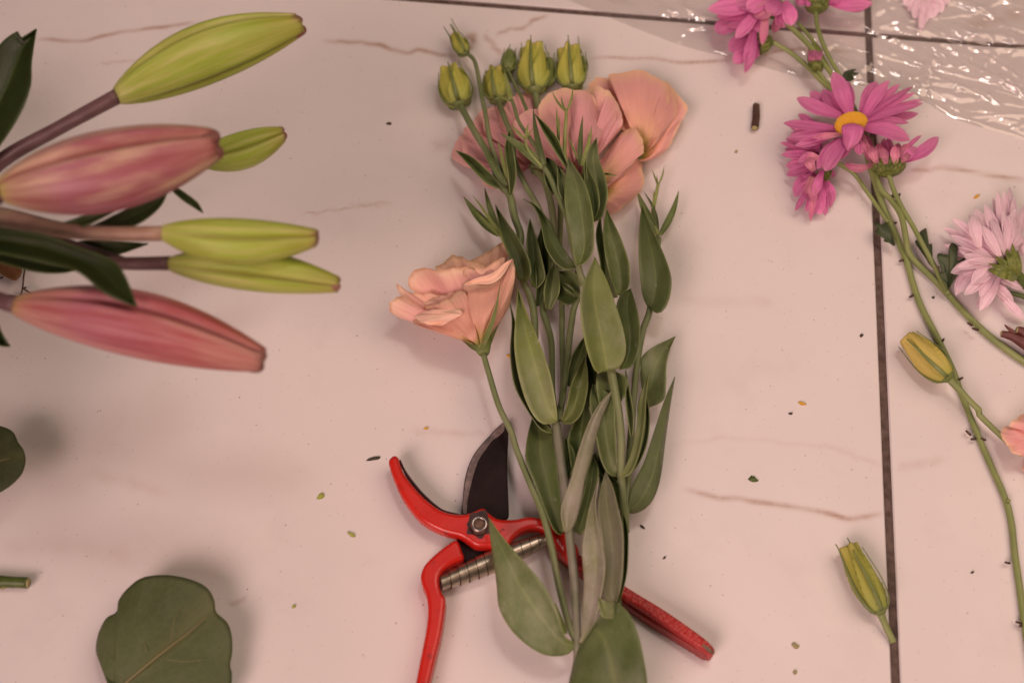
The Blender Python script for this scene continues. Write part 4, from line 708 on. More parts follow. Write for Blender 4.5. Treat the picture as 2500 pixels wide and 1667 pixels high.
# ------------------------------------------------------------------ cellophane in the top right corner
def film():
    edge = cr([(1180, -95), (1382, 0), (1634, 103), (1775, 142), (1860, 165), (1960, 192), (2080, 208), (2224, 237), (2339, 295), (2500, 345), (2680, 420)], 330)
    nv = 210; V = []; dirv = np.array([.10, -1.0]); r = random.Random(5); G_ = np.zeros((nv, 330, 3))
    for i in range(nv):
        q = edge + dirv * (i / (nv - 1)) * 620
        for j in range(330): G_[i, j] = P(q[j, 0], q[j, 1], 0)
    X, Y = G_[..., 0], G_[..., 1]; Z = np.full(X.shape, .0007)
    def crease(x0, y0, x1, y1, h, wd, seed):
        a, b = np.array(P(x0, y0))[:2], np.array(P(x1, y1))[:2]; d = b - a; L_ = np.linalg.norm(d); d /= L_
        s = (X - a[0]) * d[0] + (Y - a[1]) * d[1]; t = -(X - a[0]) * d[1] + (Y - a[1]) * d[0] + .0022 * np.sin(s * 60 + seed) + .0009 * np.sin(s * 210 + 2 * seed) + .0004 * np.sin(s * 610 + 3 * seed)
        env = np.clip(np.minimum(s, L_ - s) / (.25 * L_), 0, 1) * (.7 + .3 * np.sin(s * 90 + seed))
        return h * env * np.where(t > 0, np.clip(1 - t / (wd * 1.6), 0, 1), np.clip(1 + t / wd, 0, 1))
    for k in range(64):
        x0, y0 = r.uniform(1350, 2500), r.uniform(-140, 330); an = math.radians(r.gauss(22, 9)); ln = r.uniform(180, 620); wd = r.uniform(.0012, .0042)
        Z = Z + crease(x0, y0, x0 + ln * math.cos(an), y0 + ln * math.sin(an), wd * r.uniform(.28, .70), wd, r.uniform(0, 9))
    for k in range(90):
        x0, y0 = r.uniform(1900, 2600), r.uniform(-60, 380); an = math.radians(r.gauss(20, 40)); ln = r.uniform(40, 150); wd = r.uniform(.0010, .0022)
        Z = Z + crease(x0, y0, x0 + ln * math.cos(an), y0 + ln * math.sin(an), wd * r.uniform(.3, .9), wd, r.uniform(0, 9))
    for x0, y0, x1, y1 in ((1640, 106, 1720, 118), (2030, 45, 2120, 50), (2170, 95, 2255, 130), (2270, 185, 2370, 225), (2350, 300, 2440, 325), (2440, 300, 2500, 320), (1740, 30, 1860, 60), (2090, 150, 2180, 200), (2250, 140, 2290, 180), (2060, 165, 2110, 195), (2410, 228, 2460, 300), (2340, 70, 2460, 115), (2230, 255, 2270, 272), (1480, 5, 1530, 48), (2330, 60, 2390, 115), (2420, 290, 2500, 330)):
        wd = r.uniform(.0016, .0026); Z = Z + crease(x0 - 20, y0 - 8, x1 + 20, y1 + 8, wd * r.uniform(.45, .7), wd, r.uniform(0, 9))
    nr_ = np.random.RandomState(11); th = R(-24); U_ = (X * math.cos(th) + Y * math.sin(th)) * .45; W_ = -X * math.sin(th) + Y * math.cos(th)
    for cnt, wd, hh in ((110, .0016, .0009), (320, .0011, .0005)):
        F1 = np.full(X.shape, 9.); F2 = np.full(X.shape, 9.); su_, sw_ = nr_.uniform(U_.min(), U_.max(), cnt), nr_.uniform(W_.min(), W_.max(), cnt)
        for a_, b_ in zip(su_, sw_):
            d_ = np.hypot(U_ - a_, W_ - b_); F2 = np.minimum(F2, np.maximum(F1, d_)); F1 = np.minimum(F1, d_)
        Z = Z + hh * np.clip(1 - (F2 - F1) / wd, 0, 1)
    lowf = np.array([[noise.noise(Vector((X[i, j] * 30, Y[i, j] * 30, 2))) for j in range(0, 330, 3)] for i in range(0, nv, 3)])
    lowf = np.repeat(np.repeat(lowf, 3, 0), 3, 1)[:nv, :330]; 
    k5 = np.ones(7) / 7
    lowf = np.apply_along_axis(lambda m_: np.convolve(np.pad(m_, 3, 'edge'), k5, 'valid'), 0, lowf); lowf = np.apply_along_axis(lambda m_: np.convolve(np.pad(m_, 3, 'edge'), k5, 'valid'), 1, lowf)
    Z = Z + .0012 * (lowf + .5); ed = np.clip(np.arange(nv) / 14.0, 0, 1)[:, None]; Z = .0006 + (Z - .0006) * ed; wv = .5 + .5 * np.sin(np.arange(330) * .09) * np.sin(np.arange(330) * .23 + 1); Z[1:4] += .0006 * wv; Z[2] += .0005 * wv
    G_[..., 2] = np.clip(Z, .0004, .0075)
    lc = P(2300, 100, 0)
    o = mesh('plastic_wrap', G_.reshape(-1, 3), grid_faces(nv, 330), m_film, None, None, True, loc=lc)
    tag(o, 'crinkled clear plastic wrap spread over the tile corner', 'plastic wrap')
film()
pb = thing('pale_bloom', Q('l', 1590, 60), 'pale pink bloom seen through the clear plastic wrap', 'flower')
pc = calyx('l', (1600, -70), (1600, -20), 60, 20, pb, 4, 5, m_pale)
for T_, w_ in (((1560, 215), 50), ((1450, 30), 90), ((1520, 120), 90), ((1700, 80), 110), ((1640, 120), 110), ((1590, 150), 80), ((1750, 20), 90), ((1480, 70), 80)):
    strip('petal', 'l', (1600, -60), T_, w_, m_pale, pc, (4, 2), arch=2, cup=.6)

# ------------------------------------------------------------------ chrysanthemums
def ch_calyx(c, Bp, Tp, r0, parent, zb, zt, nb=14):
    """green cup with overlapping bracts from stem end Bp to petal ring Tp"""
    p0, p1 = Q(c, *Bp, zb), Q(c, *Tp, zt); r = M(r0, c, p0); ax = p1 - p0; t = ax.normalized(); sx = t.cross(Vector((0.1, 0, 1))).normalized(); sy = sx.cross(t)
    prof = lambda v: r * (.28 + .72 * math.sin(math.pi / 2 * min(1, v * 1.1)) ** .8)
    o = lathe('flower', p0, p1, prof, m_calyx, parent, 24, 10)
    for ring, (v0, v1) in enumerate(((.05, .62), (.35, 1.08))):
        for k in range(nb):
            a = 2 * math.pi * (k + .5 * ring) / nb; V = []; d = sx * math.cos(a) + sy * math.sin(a); sd = t.cross(d)
            for i in range(6):
                q = i / 5; v = v0 + (v1 - v0) * q; hw = r * 2.5 / nb * (1 - q) ** .55 + .0001
                for x in (-1, 0, 1): V.append(p0 + ax * v + d * (prof(min(v, 1)) * 1.03 + .0003 - abs(x) * .0001 + .0002 * ring) + sd * hw * x)
            mesh('bract', V, grid_faces(6, 3), m_calyx, o, None, thick=.0004)
    return o
def petals(c, lst, parent, mat, z=None):
    for q in lst:
        Bp, Tp, w_, zz = q[:4]; k = q[4] if len(q) > 4 else {}
        strip('petal', c, Bp, Tp, w_, k.pop('mat', mat), parent, zz, **{'arch': 2.5, 'cup': 1.0, **k})
D1 = thing('chrysanthemum_spray', Q('o', 1225, 1250), 'magenta chrysanthemum spray with one open yellow centred flower', 'flower spray')
cs_ = lambda *a, **k: stem(*a, base=m_chstem, **k)
cs_([('k', [(800, 560, 22), (900, 780, 12)]), ('m', [(590, 30, 7), (630, 150, 5), (680, 300, 3), (740, 440, 2.4), (800, 570, 2.4), (830, 660, 1.9), (870, 800, 1.9), (920, 930, 1.9), (1000, 1080, 1.9), (1060, 1200, 1.9), (1120, 1330, 1.8), (1180, 1500, 1.8)]), ('o', [(1000, 340, 1.8), (1060, 480, 1.8), (1130, 640, 1.9), (1162, 760, 1.9), (1182, 930, 1.9), (1210, 1130, 1.8), (1228, 1270, 1.8), (1275, 1560, 1.8)])], [7, 8, 8.5, 8, 8, 7.5, 7.5, 8, 8.5, 8.5, 8], D1, n=120, lump=.05)
cs_([('k', [(640, 930, 12)]), ('m', [(480, 62, 8), (560, 170, 6), (640, 285, 5), (700, 375, 4.5)])], [5.5, 5, 5], D1)
# side flowers below the open one
s1 = ch_calyx('k', (560, 960), (480, 900), 60, D1, 9, 10)
petals('k', [((480, 820), (95, 740), 60, (14, 8)), ((430, 850), (108, 852), 90, (12, 6)), ((420, 950), (155, 1050), 115, (11, 5)), ((470, 880), (200, 900), 100, (9, 4)), ((470, 800), (150, 700), 100, (14, 12)), ((430, 560), (270, 468), 70, (10, 8)), ((420, 640), (180, 570), 90, (9, 6)),
            ((440, 900), (270, 930), 100, (16, 15), {'bend': 20}), ((420, 1010), (350, 880), 95, (18, 20), {'mat': m_magp, 'curl': 3}), ((480, 760), (230, 740), 105, (18, 15)), ((520, 720), (150, 715), 70, (15, 12)), ((490, 900), (310, 850), 90, (18, 16), {'mat': m_magp})], s1, m_mag)
s2 = ch_calyx('k', (575, 1010), (490, 1070), 52, D1, 9, 9)
petals('k', [((440, 1030), (235, 1255), 125, (8, 4), {'bend': 40}), ((500, 1080), (610, 1310), 115, (8, 4), {'bend': -10}), ((470, 1090), (400, 1442), 120, (10, 5)), ((500, 1090), (470, 1432), 105, (9, 5)), ((400, 1120), (240, 1395), 66, (12, 5), {'roll': .4}), ((430, 1130), (385, 1492), 60, (12, 4), {'mat': m_magp}),
            ((420, 1070), (430, 1312), 80, (16, 11), {'mat': m_magp, 'bend': 20}), ((500, 1000), (420, 1250), 90, (17, 14)), ((390, 1060), (350, 1280), 80, (14, 9), {'mat': m_magp}), ((530, 1060), (540, 1400), 80, (7, 4)), ((560, 1010), (625, 1060), 60, (6, 3))], s2, m_mag)
petals('k', [((450, 1080), (300, 1180), 90, (10, 6)), ((480, 1100), (340, 1400), 80, (8, 4)), ((500, 1110), (530, 1440), 90, (7, 4)), ((420, 1040), (260, 1130), 90, (9, 5)), ((520, 1090), (580, 1360), 90, (7, 4))], s2, m_mag)
petals('k', [((470, 850), (140, 800), 90, (8, 5)), ((460, 930), (150, 960), 100, (8, 4)), ((470, 960), (220, 1030), 100, (7, 4)), ((500, 780), (200, 640), 90, (8, 6))], s1, m_mag)
# open flower
o1 = lathe('flower', Q('k', 800, 640, 12), Q('k', 775, 560, 23), lambda v: M(95, 'k') * (.3 + .7 * v), m_calyx, D1, 20, 8)
petals('k', [((700, 480), (500, 232), 150, (23, 20)), ((640, 600), (128, 552), 95, (23, 17)), ((640, 630), (172, 690), 95, (22, 16)), ((620, 660), (240, 770), 100, (21, 17)), ((680, 480), (255, 312), 135, (25, 25), {'bend': -14}), ((885, 480), (1020, 155), 175, (23, 22)), ((900, 490), (1142, 142), 120, (24, 25), {'bend': -16}),
            ((930, 495), (1366, 205), 60, (24, 24), {'bend': -10}), ((930, 505), (1388, 262), 66, (24, 22), {'bend': -14}), ((940, 525), (1458, 328), 50, (24, 19), {'bend': -22}), ((930, 535), (1462, 362), 80, (25, 23), {'bend': -18}), ((770, 480), (605, 62), 165, (25, 27), {'bend': 8}), ((910, 550), (1328, 552), 76, (24, 22), {'bend': -26}),
            ((900, 590), (1338, 715), 150, (25, 21), {'bend': -34, 'arch': 5}), ((870, 620), (960, 930), 80, (18, 12), {'mat': m_magp}), ((660, 700), (448, 990), 120, (22, 18)), ((740, 690), (520, 1010), 165, (25, 22), {'bend': 20}), ((670, 660), (412, 690), 66, (25, 24), {'mat': m_magp})], o1, m_mag)
petals('k', [((680, 500), (380, 250), 120, (20, 17)), ((760, 480), (740, 150), 130, (21, 18)), ((900, 480), (1240, 180), 90, (21, 19)), ((930, 560), (1420, 460), 90, (20, 16)), ((900, 600), (1290, 640), 120, (20, 17)), ((640, 640), (220, 620), 90, (19, 13)), ((690, 700), (470, 890), 110, (19, 15)), ((840, 640), (860, 860), 110, (17, 13)), ((780, 700), (640, 900), 120, (20, 17))], o1, m_mag)
leaf('petal', 'k', [(800, 555), (735, 562), (688, 590), (692, 680), (710, 770), (745, 815)], [(805, 560), (860, 575), (898, 605), (880, 690), (825, 770), (745, 815)], m_mag, o1, (31, 27), arch=4, zl=-2, zr=-2)
def dome():
    ce = Q('k', 770, 570, 23); V, F = [], []; rx, ry, rz = M(165, 'k', ce), M(118, 'k', ce), .0055; rot = R(24)
    for i in range(230):
        f_ = (i + .5) / 230; rr = math.sqrt(f_); a = i * 2.39996; x, y = rr * math.cos(a), rr * math.sin(a); z = math.sqrt(max(0, 1 - rr * rr * .92)) * rz
        px, py = x * rx, y * ry; p = ce + Vector((px * math.cos(rot) - py * math.sin(rot), px * math.sin(rot) + py * math.cos(rot), z)); s_ = .00062
        b = len(V)
        for q in ((1, 0, 0), (0, 1, 0), (-1, 0, 0), (0, -1, 0), (0, 0, 1.5)): V.append(p + Vector(q) * s_)
        F += [(b, b + 1, b + 4), (b + 1, b + 2, b + 4), (b + 2, b + 3, b + 4), (b + 3, b, b + 4)]
    n, m_ = 10, 28; b0 = len(V)
    for i in range(n):
        rr = i / (n - 1)
        for j in range(m_):
            a = 2 * math.pi * j / m_; px, py = rr * rx * math.cos(a), rr * ry * math.sin(a); V.append(ce + Vector((px * math.cos(rot) - py * math.sin(rot), px * math.sin(rot) + py * math.cos(rot), math.sqrt(max(0, 1 - rr * rr)) * rz - .0002)))
    F += [tuple(b0 + q for q in f) for f in grid_faces(n, m_, True)]
    mesh('flower_disc', V, F, m_disc, o1, None)
dome()
def ch_leaf(parent, c, Bp, O, z, **k): return fan('leaf', c, Bp, O, m_chleaf, parent, z=z, bulge=1.5, ruf=.8, pleat=.1, rag=.3, und=.4, n=10, k=90, thick=.0004, **k)
ch_leaf(D1, 'm', (745, 520), [(730, 470), (690, 380), (660, 390), (612, 376), (632, 410), (620, 440), (660, 462), (690, 470), (672, 492), (700, 492), (735, 525)], (5, 7))
def nub(parent, c, x, y, x2, y2, r=3.2, z=2.2, mat=None): return tube('leaf_stub', pts(c, [(x, y, z), ((x + x2) / 2, (y + y2) / 2, z + 1), (x2, y2, z)]), [r, r, r * .8], mat or m_twig, parent, 8, 8)
for q in (('m', 800, 615, 772, 622), ('m', 860, 840, 838, 850), ('m', 630, 150, 598, 152), ('m', 1010, 1150, 985, 1155), ('m', 1040, 1140, 1056, 1118), ('o', 960, 330, 938, 310), ('o', 985, 350, 962, 352), ('o', 1005, 345, 1035, 356), ('o', 1155, 970, 1132, 965), ('o', 1215, 1270, 1187, 1262), ('o', 1215, 1280, 1205, 1285), ('o', 890, 60, 920, 45), ('m', 725, 385, 752, 376)): nub(D1, *q)
tube('node', pts('o', [(1140, 655, 4.5), (1158, 660, 4.5)]), [5, 4], m_chstem, D1, 8)

D2 = thing('chrysanthemum_spray', Q('m', 1400, 1140), 'magenta chrysanthemum spray with side facing flowers and a small striped bud', 'flower spray')
cs_([('k', [(960, 700, 9)]), ('m', [(640, 130, 8), (720, 230, 8), (785, 335, 9), (815, 480, 8.5), (835, 570, 5), (900, 650, 3), (990, 735, 2.4), (1080, 830, 1.9), (1180, 940, 1.9), (1280, 1040, 1.9), (1400, 1142, 1.9), (1568, 1262, 1.9), (1720, 1350, 1.9)])], [6.5, 7, 7, 7.5, 7.5, 7.5, 8, 8.5, 8.5, 8], D2, n=90, lump=.05)
cs_([('k', [(1130, 1045, 13)]), ('m', [(712, 90, 12), (735, 165, 11), (790, 280, 10), (860, 400, 9), (940, 550, 8), (1010, 680, 6), (1085, 835, 4)])], [6, 6, 6, 6, 6.5, 7], D2)
s3 = ch_calyx('k', (1130, 1048), (1130, 945), 150, D2, 13, 14, 16)
petals('k', [((1000, 935), (708, 945), 78, (16, 15), {'bend': -46, 'mat': m_magp}), ((1010, 920), (890, 650), 84, (12, 9)), ((1030, 935), (965, 770), 86, (20, 24), {'mat': m_magp, 'curl': 6, 'bend': -10}), ((1060, 940), (1040, 745), 96, (18, 18), {'mat': m_magp}), ((1110, 940), (1090, 700), 96, (16, 14)), ((1150, 940), (1135, 690), 86, (14, 12)), ((1110, 945), (1085, 790), 80, (21, 23), {'mat': m_magp}),
            ((1180, 935), (1235, 745), 112, (18, 18), {'mat': m_magp}), ((1230, 925), (1325, 750), 95, (17, 16), {'mat': m_magp}), ((1250, 925), (1398, 780), 90, (19, 20), {'curl': 3}), ((1270, 910), (1614, 686), 125, (16, 15), {'bend': 30}), ((1260, 905), (1452, 668), 46, (13, 15), {'bend': -30}), ((1200, 940), (1190, 770), 90, (21, 23), {'mat': m_magp}), ((1260, 925), (1340, 840), 70, (22, 21), {'mat': m_magp}), ((1010, 935), (930, 740), 70, (18, 16), {'mat': m_magp})], s3, m_mag)
# upper stems running over the wrap
cs_('l', [(612, 268, 12), (720, 330, 11), (830, 420, 10), (920, 512, 10), (1010, 600, 10), (1150, 800, 9), (1225, 900, 8)], 5.5, D2)
cs_('l', [(640, 90, 18), (760, 200, 15), (850, 290, 14), (930, 390, 13), (1005, 490, 13), (1080, 640, 12), (1180, 800, 10), (1235, 900, 8)], [7, 6.5, 6, 6], D2)
cs_('l', [(892, 75, 13), (905, 180, 14), (955, 320, 15), (1020, 440, 14), (1060, 510, 13), (1120, 650, 12), (1215, 870, 9)], [5.5, 5.5, 6], D2)
cs_('l', [(900, 448, 10), (950, 515, 9.5), (1020, 585, 9), (1110, 720, 9)], 5, D2)
cs_('l', [(780, 150, 12), (880, 270, 12), (950, 390, 12), (1010, 495, 12)], 4.5, D2)
s4 = ch_calyx('l', (612, 262), (530, 282), 60, D2, 12, 12)
petals('l', [((470, 230), (338, 325), 110, (10, 9)), ((480, 300), (368, 405), 90, (9, 9)), ((520, 260), (440, 468), 64, (16, 11), {'roll': .3}), ((500, 190), (452, 425), 76, (17, 13)), ((440, 120), (244, 195), 105, (12, 10)), ((520, 290), (480, 390), 70, (11, 9))], s4, m_mag)
s5 = ch_calyx('l', (640, 110), (610, 30), 60, D2, 18, 19)
petals('l', [((560, 20), (203, 62), 120, (20, 16)), ((560, -20), (270, 5), 120, (19, 15)), ((540, 60), (380, 245), 80, (21, 19)), ((580, 70), (550, 288), 56, (22, 20), {'mat': m_magp}), ((640, 20), (500, 110), 110, (24, 23), {'mat': m_magp}), ((650, 0), (600, 100), 120, (25, 25)), ((690, 10), (740, 165), 100, (22, 20), {'bend': -10}), ((660, 100), (625, 212), 60, (16, 13), {'mat': m_magp}), ((600, -20), (450, 60), 110, (24, 23)), ((560, -60), (330, -60), 120, (20, 16)), ((650, -30), (700, -140), 120, (21, 20))], s5, m_mag)
petals('l', [((560, 40), (260, 110), 100, (17, 12)), ((540, 80), (310, 160), 100, (16, 12)), ((580, 60), (470, 220), 90, (18, 15)), ((660, 60), (690, 180), 90, (18, 15)), ((600, -10), (380, 30), 110, (22, 20))], s5, m_mag)
s6 = ch_calyx('l', (893, 78), (900, 10), 72, D2, 13, 14)
petals('l', [((960, 10), (1256, 22), 90, (14, 12), {'bend': 16}), ((960, -10), (1200, 66), 80, (13, 11)), ((840, 10), (758, 10), 60, (14, 13)), ((860, 0), (800, -90), 90, (15, 14)), ((900, 0), (900, -120), 100, (15, 15)), ((940, 0), (1010, -100), 100, (15, 15)), ((960, 10), (1060, -50), 90, (15, 15)), ((870, 10), (820, 30), 46, (16, 15))], s6, m_mag)
bd = lathe('bud', Q('l', 902, 452, 10), Q('l', 880, 298, 11), lambda v: M(58, 'l') * (.35 + .65 * math.sin(math.pi * min(1, .12 + v * .80)) ** .8), m_calyx, D2, 32, 20, lambda v, a: 1 + .05 * math.cos(9 * a))
for k in range(13):
    x0 = 845 + 9.2 * (k % 13); strip('petal', 'l', (885 + (k - 6) * 5, 400), (848 + k * 7.2, 300 + abs(k - 6) * 4), 17, m_magp if k % 2 else m_mag, bd, (15 - abs(k - 6) * .25, 13), arch=3.0, cup=-.2, n=10, k=3)
for k in range(9): strip('bract', 'l', (900, 452), (838 + k * 13, 372 + abs(k - 4) * 3), 26, m_calyx, bd, (12, 14.5 - abs(k - 4) * .4), arch=4, cup=-.2, shape='sepal', n=10, k=3)
ch_leaf(D2, 'l', (1060, 500), [(1060, 488), (1085, 455), (1150, 443), (1130, 462), (1170, 470), (1125, 482), (1140, 505), (1100, 522), (1075, 525)], (12, 10))
ch_leaf(D2, 'm', (985, 665), [(960, 640), (900, 520), (870, 500), (905, 470), (900, 440), (942, 412), (940, 450), (935, 515), (980, 512), (960, 555), (945, 545), (975, 650)], (5, 5))
ch_leaf(D2, 'm', (1088, 800), [(1070, 760), (1050, 730), (1028, 700), (1070, 690), (1060, 640), (1018, 605), (1022, 572), (1085, 580), (1090, 530), (1112, 505), (1145, 535), (1142, 620), (1192, 600), (1170, 650), (1125, 690), (1105, 770)], (6, 12))
for q in (('m', 745, 215, 728, 200), ('m', 765, 215, 775, 192), ('m', 1235, 1030, 1210, 1015), ('m', 1275, 1060, 1240, 1050), ('m', 560, 30, 535, 10)): nub(D2, *q, z=6)

# pale pink chrysanthemum at the right edge
D3 = thing('pale_chrysanthemum', Q('p', 830, 780), 'pale pink chrysanthemum on its side with green calyx at the stem', 'flower')
tube('stem', pts('p', [(860, 830, 12), (910, 870, 10), (980, 950, 7), (1150, 1100, 5)]), [13, 12, 11, 10], m_dkgreen, D3, 10)
pcx = ch_calyx('p', (890, 850), (790, 720), 85, D3, 13, 16, 12)
rr_ = random.Random(3)
pl3 = [((740, 780), (320, 620), 75, (8, 5)), ((720, 790), (268, 790), 78, (8, 4)), ((680, 660), (318, 490), 66, (9, 6)), ((850, 640), (830, 178), 60, (12, 10)), ((860, 640), (862, 250), 56, (14, 14)), ((880, 640), (935, 320), 80, (10, 8)), ((830, 660), (790, 198), 60, (12, 11)), ((810, 660), (735, 200), 76, (15, 13)), ((790, 690), (640, 305), 88, (18, 18)), ((830, 660), (700, 260), 60, (13, 10)),
       ((750, 700), (562, 338), 92, (18, 17)), ((740, 700), (600, 400), 80, (16, 12)), ((730, 730), (388, 420), 86, (18, 16), {'bend': 14}), ((710, 740), (365, 545), 76, (19, 16), {'bend': 12}), ((690, 730), (520, 380), 70, (14, 11)), ((600, 640), (545, 400), 96, (22, 23), {'curl': 2}), ((690, 780), (440, 640), 76, (18, 16)), ((690, 790), (440, 840), 80, (14, 10)), ((560, 790), (418, 1008), 92, (10, 4), {'bend': 20}), ((600, 830), (622, 1028), 74, (9, 4)), ((520, 760), (664, 962), 96, (14, 10), {'bend': -14}),
       ((690, 800), (790, 975), 90, (9, 5)), ((680, 900), (862, 1052), 86, (8, 4)), ((740, 980), (945, 1195), 74, (5, 3)), ((740, 850), (960, 960), 80, (9, 6)), ((900, 640), (1000, 560), 90, (10, 8)), ((900, 680), (1020, 640), 90, (12, 10)), ((690, 760), (480, 700), 80, (20, 19)), ((760, 710), (620, 470), 84, (21, 21)), ((800, 690), (690, 420), 70, (21, 20)), ((830, 670), (780, 360), 60, (20, 19))]
for q in range(34):
    an = R(rr_.uniform(95, 265) if q % 3 else rr_.uniform(60, 120)); ln = rr_.uniform(260, 440); zz = rr_.uniform(7, 21)
    pl3.append(((790 + 70 * math.cos(an), 730 - 60 * math.sin(an)), (790 + ln * math.cos(an), 730 - ln * math.sin(an)), rr_.uniform(70, 100), (zz, zz - rr_.uniform(0, 5)), {'bend': rr_.uniform(-20, 20)}))
petals('p', pl3, pcx, m_pale)
for T_, w_ in (((850, 608), 70), ((670, 760), 60), ((660, 810), 90), ((720, 705), 80), ((800, 640), 70), ((890, 660), 70), ((780, 850), 90)): strip('bract', 'p', (890, 860), T_, w_, m_calyx, pcx, (18, 21), arch=5, cup=-.4, shape='leaf')
st_ = thing('green_stub', Q('p', 870, 990), 'small dark green stem stub below the pale pink chrysanthemum', 'stem')
tube('stem', pts('p', [(1010, 1040, 4.5), (900, 1005, 4.5), (840, 990, 4.5), (808, 975, 4.5), (812, 962, 4.5)]), [7, 6.5, 6, 5, 4], m_dkgreen, st_, 10)
rt = thing('broken_twig', Q('p', 870, 1320), 'dark red brown forked twig with pale cut end at the right edge', 'twig')
tube('branch', pts('p', [(1080, 1430, 7), (941, 1365, 7), (860, 1325, 7), (768, 1300, 7)]), [24, 18, 12, 8], m_twigred, rt, 12)
tube('branch', pts('p', [(1000, 1340, 9), (930, 1285, 10), (885, 1272, 10)]), [14, 12, 9], m_twigred, rt, 10)
tube('spike', pts('p', [(860, 1290, 9), (820, 1258, 10), (793, 1233, 10)]), [6, 4, 1.5], m_twigred, rt, 8)
tube('cut_end', pts('p', [(772, 1300, 7.2), (764, 1298, 7.2)]), [7, 6], m_cut, rt, 10); tube('cut_end', pts('p', [(889, 1272, 10.4), (880, 1270, 10.4)]), [8, 7], m_cut, rt, 10)

# loose lisianthus pieces on the right
yb = thing('lisianthus_bud', Q('m', 1090, 1370), 'yellow lisianthus bud on a green stalk crossing the chrysanthemum stem', 'bud')
lis_bud('m', (1085, 1365), (815, 1108), 178, yb, 11, 9, m_budy, nsep=4, sepl=.85, frill=False, tw=.8, fat=.62)
tube('stem', pts('m', [(1075, 1358, 11), (1150, 1435, 9.5), (1210, 1500, 9.5), (1290, 1580, 8)]) + pts('o', [(1000, 225, 7), (1120, 342, 5), (1220, 430, 4)]), [9, 7.5, 7, 7], m_chstem, yb, 12)
ep = thing('pink_bloom', Q('o', 1240, 400), 'salmon pink bloom half outside the picture at the end of the bud stalk', 'flower')
epc = calyx('o', (1420, 350), (1330, 350), 14, 30, ep, 10, 12)
fan('petal', 'o', (1360, 360), [(1300, 430), (1227, 438), (1170, 415), (1125, 360), (1115, 320), (1120, 292), (1160, 288), (1230, 330)], m_pink, epc, z=(10, 12), bulge=6)
fan('petal', 'o', (1360, 340), [(1260, 350), (1180, 300), (1155, 288), (1165, 265), (1205, 235), (1260, 222), (1360, 230)], m_pink, epc, z=(14, 16), bulge=6)
fan('petal', 'o', (1380, 380), [(1300, 520), (1240, 520), (1220, 500), (1240, 440)], m_peach, epc, z=(9, 3), bulge=2, k=24)
fan('petal', 'o', (1380, 350), [(1330, 220), (1400, 190), (1480, 240), (1500, 340), (1460, 440), (1400, 470)], m_pink, epc, z=(12, 14), bulge=6)
gb = thing('cut_bud', Q('o', 510, 1210), 'green closed bud with short cut stalk lying by the dark grout line', 'bud')
lis_bud('o', (512, 1212), (345, 885), 140, gb, 7.2, 7.6, m_bud, nsep=5, sepl=.92, tw=.7, fat=.62)
tube('stem', pts('o', [(505, 1205, 7), (540, 1290, 4), (562, 1335, 2.4), (575, 1366, 2)]), [11, 8.5, 8, 8], m_chstem, gb, 12)
sk = thing('stick_piece', Q('l', 510, 750), 'short dark brown stick piece with pale cut end between the flowers', 'twig')
tube('stick', pts('l', [(512, 672, 2.2), (512, 740, 2.2), (503, 820, 2.2)]), [8.5, 9.5, 9.5], m_twig, sk, 10, lump=.08)
tube('cut_end', pts('l', [(504, 812, 2.8), (500, 830, 2.2)]), [8.2, 7.2], m_cut, sk, 12)
tube('splinter', pts('l', [(505, 700, 3), (506, 655, 3)]), [4, 1], m_twig, sk, 8)

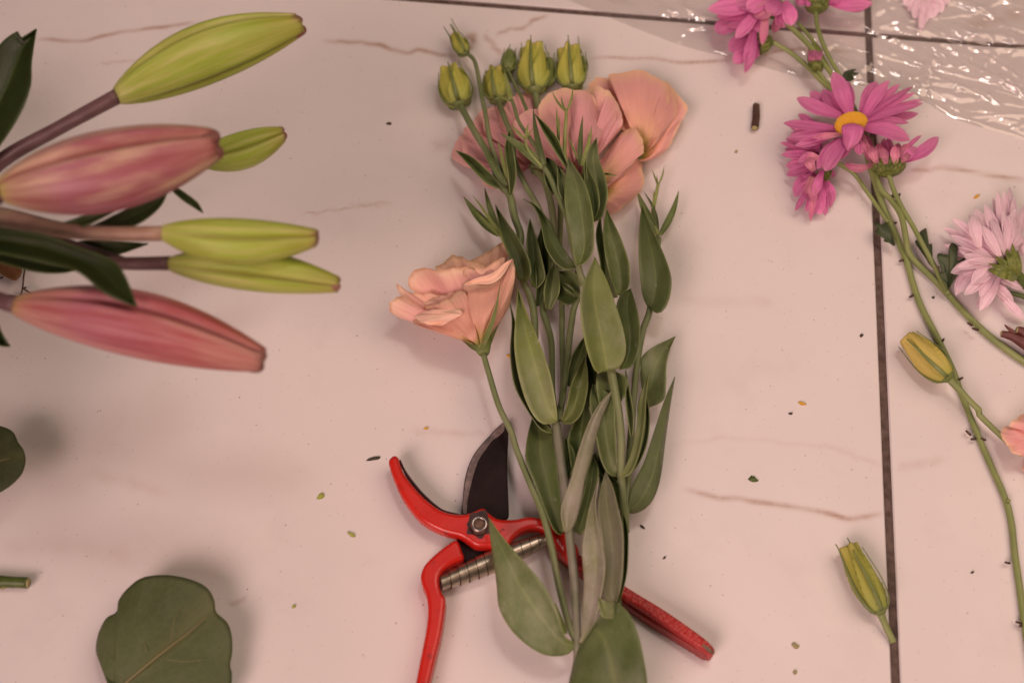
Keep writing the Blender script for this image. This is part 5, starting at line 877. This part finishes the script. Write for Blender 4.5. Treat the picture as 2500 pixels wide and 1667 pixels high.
# crumbs on the tiles
def crumb(c, x, y, w_, h_, ang, mat, label, name='leaf_crumb', cat='crumb'):
    ce = Q(c, x, y, 0); a, b = M(w_, c, ce) / 2, M(h_, c, ce) / 2; V = []; n = 9; sd = x * .37
    for ring, (q, z) in enumerate(((1, .0001), (.95, .0007), (.45, .0012))):
        for k in range(n):
            t = 2 * math.pi * k / n; j = 1 + .55 * noise.noise(Vector((math.cos(t) * 1.6 + sd, math.sin(t) * 1.6, sd))); px, py = a * q * j * math.cos(t), b * q * j * math.sin(t)
            V.append(ce + Vector((px * math.cos(ang) - py * math.sin(ang), px * math.sin(ang) + py * math.cos(ang), z)))
    F = grid_faces(3, n, True) + [tuple(2 * n + k for k in range(n))]
    tag(mesh(name, V, F, mat, None, None, loc=ce), label, cat)
m_yel = mat_simple('pollen_yellow', (.70, .40, .03), None, 10, .6); m_lime = mat_simple('lime_crumb', (.42, .46, .08), (.30, .36, .05), 400, .6); m_blk = mat_simple('dark_crumb', (.03, .025, .015), (.07, .06, .03), 500, .7)
for q in ((('s'), 950, 303, 13, 9, .2, m_twig, 'tiny brown seed crumb level with the salmon blooms'), ('s', 785, 1210, 20, 14, .8, m_lime, 'pale green leaf crumb left of the red hook'), ('s', 859, 1305, 22, 9, -.5, m_lime, 'thin green crumb left of the red handle shoulder'), ('s', 718, 1480, 8, 8, 0, m_lime, 'tiny lime speck between round leaf and red handle'),
          ('s', 912, 1120, 30, 10, .15, m_blk, 'blackish green scrap touching the tip of the red hook'), ('s', 1040, 1046, 12, 6, 0, m_yel, 'tiny yellow bit above the red hook'), ('s', 1957, 985, 20, 8, -.35, m_yel, 'yellow pollen bit left of the dark grout'), ('s', 2384, 481, 20, 8, .6, m_yel, 'orange yellow bit beside the pale pink chrysanthemum'), ('s', 1838, 1170, 24, 14, -.3, m_dkgreen, 'dark green stem crumb above the brown marble vein'),
          ('s', 2103, 820, 10, 8, .4, m_blk, 'black crumb beside the grout line'), ('s', 1930, 1010, 8, 6, 0, m_blk, 'black speck below the yellow pollen bit'), ('s', 1243, 870, 16, 7, -.5, m_yel, 'yellow bit under the peach bloom stem'), ('s', 1568, 1286, 14, 5, -.7, m_blk, 'black fibre right of the grey leaves'), ('s', 1941, 1576, 18, 12, -.6, m_cut, 'dull brown petal scrap near the cut bud'),
          ('s', 1797, 372, 7, 7, 0, m_cut, 'tiny tan seed below the brown stick'), ('s', 2374, 1397, 8, 5, 0, m_blk, 'black speck between cut bud and long stem'), ('s', 1940, 1640, 10, 12, 0, m_cut, 'greyish smear scrap below the brown petal scrap'), ('s', 1622, 1361, 9, 5, .7, m_blk, 'black crumb above the red grip'), ('s', 2278, 727, 7, 6, 0, m_blk, 'dark speck between the two chrysanthemum stems')):
    crumb(*q)
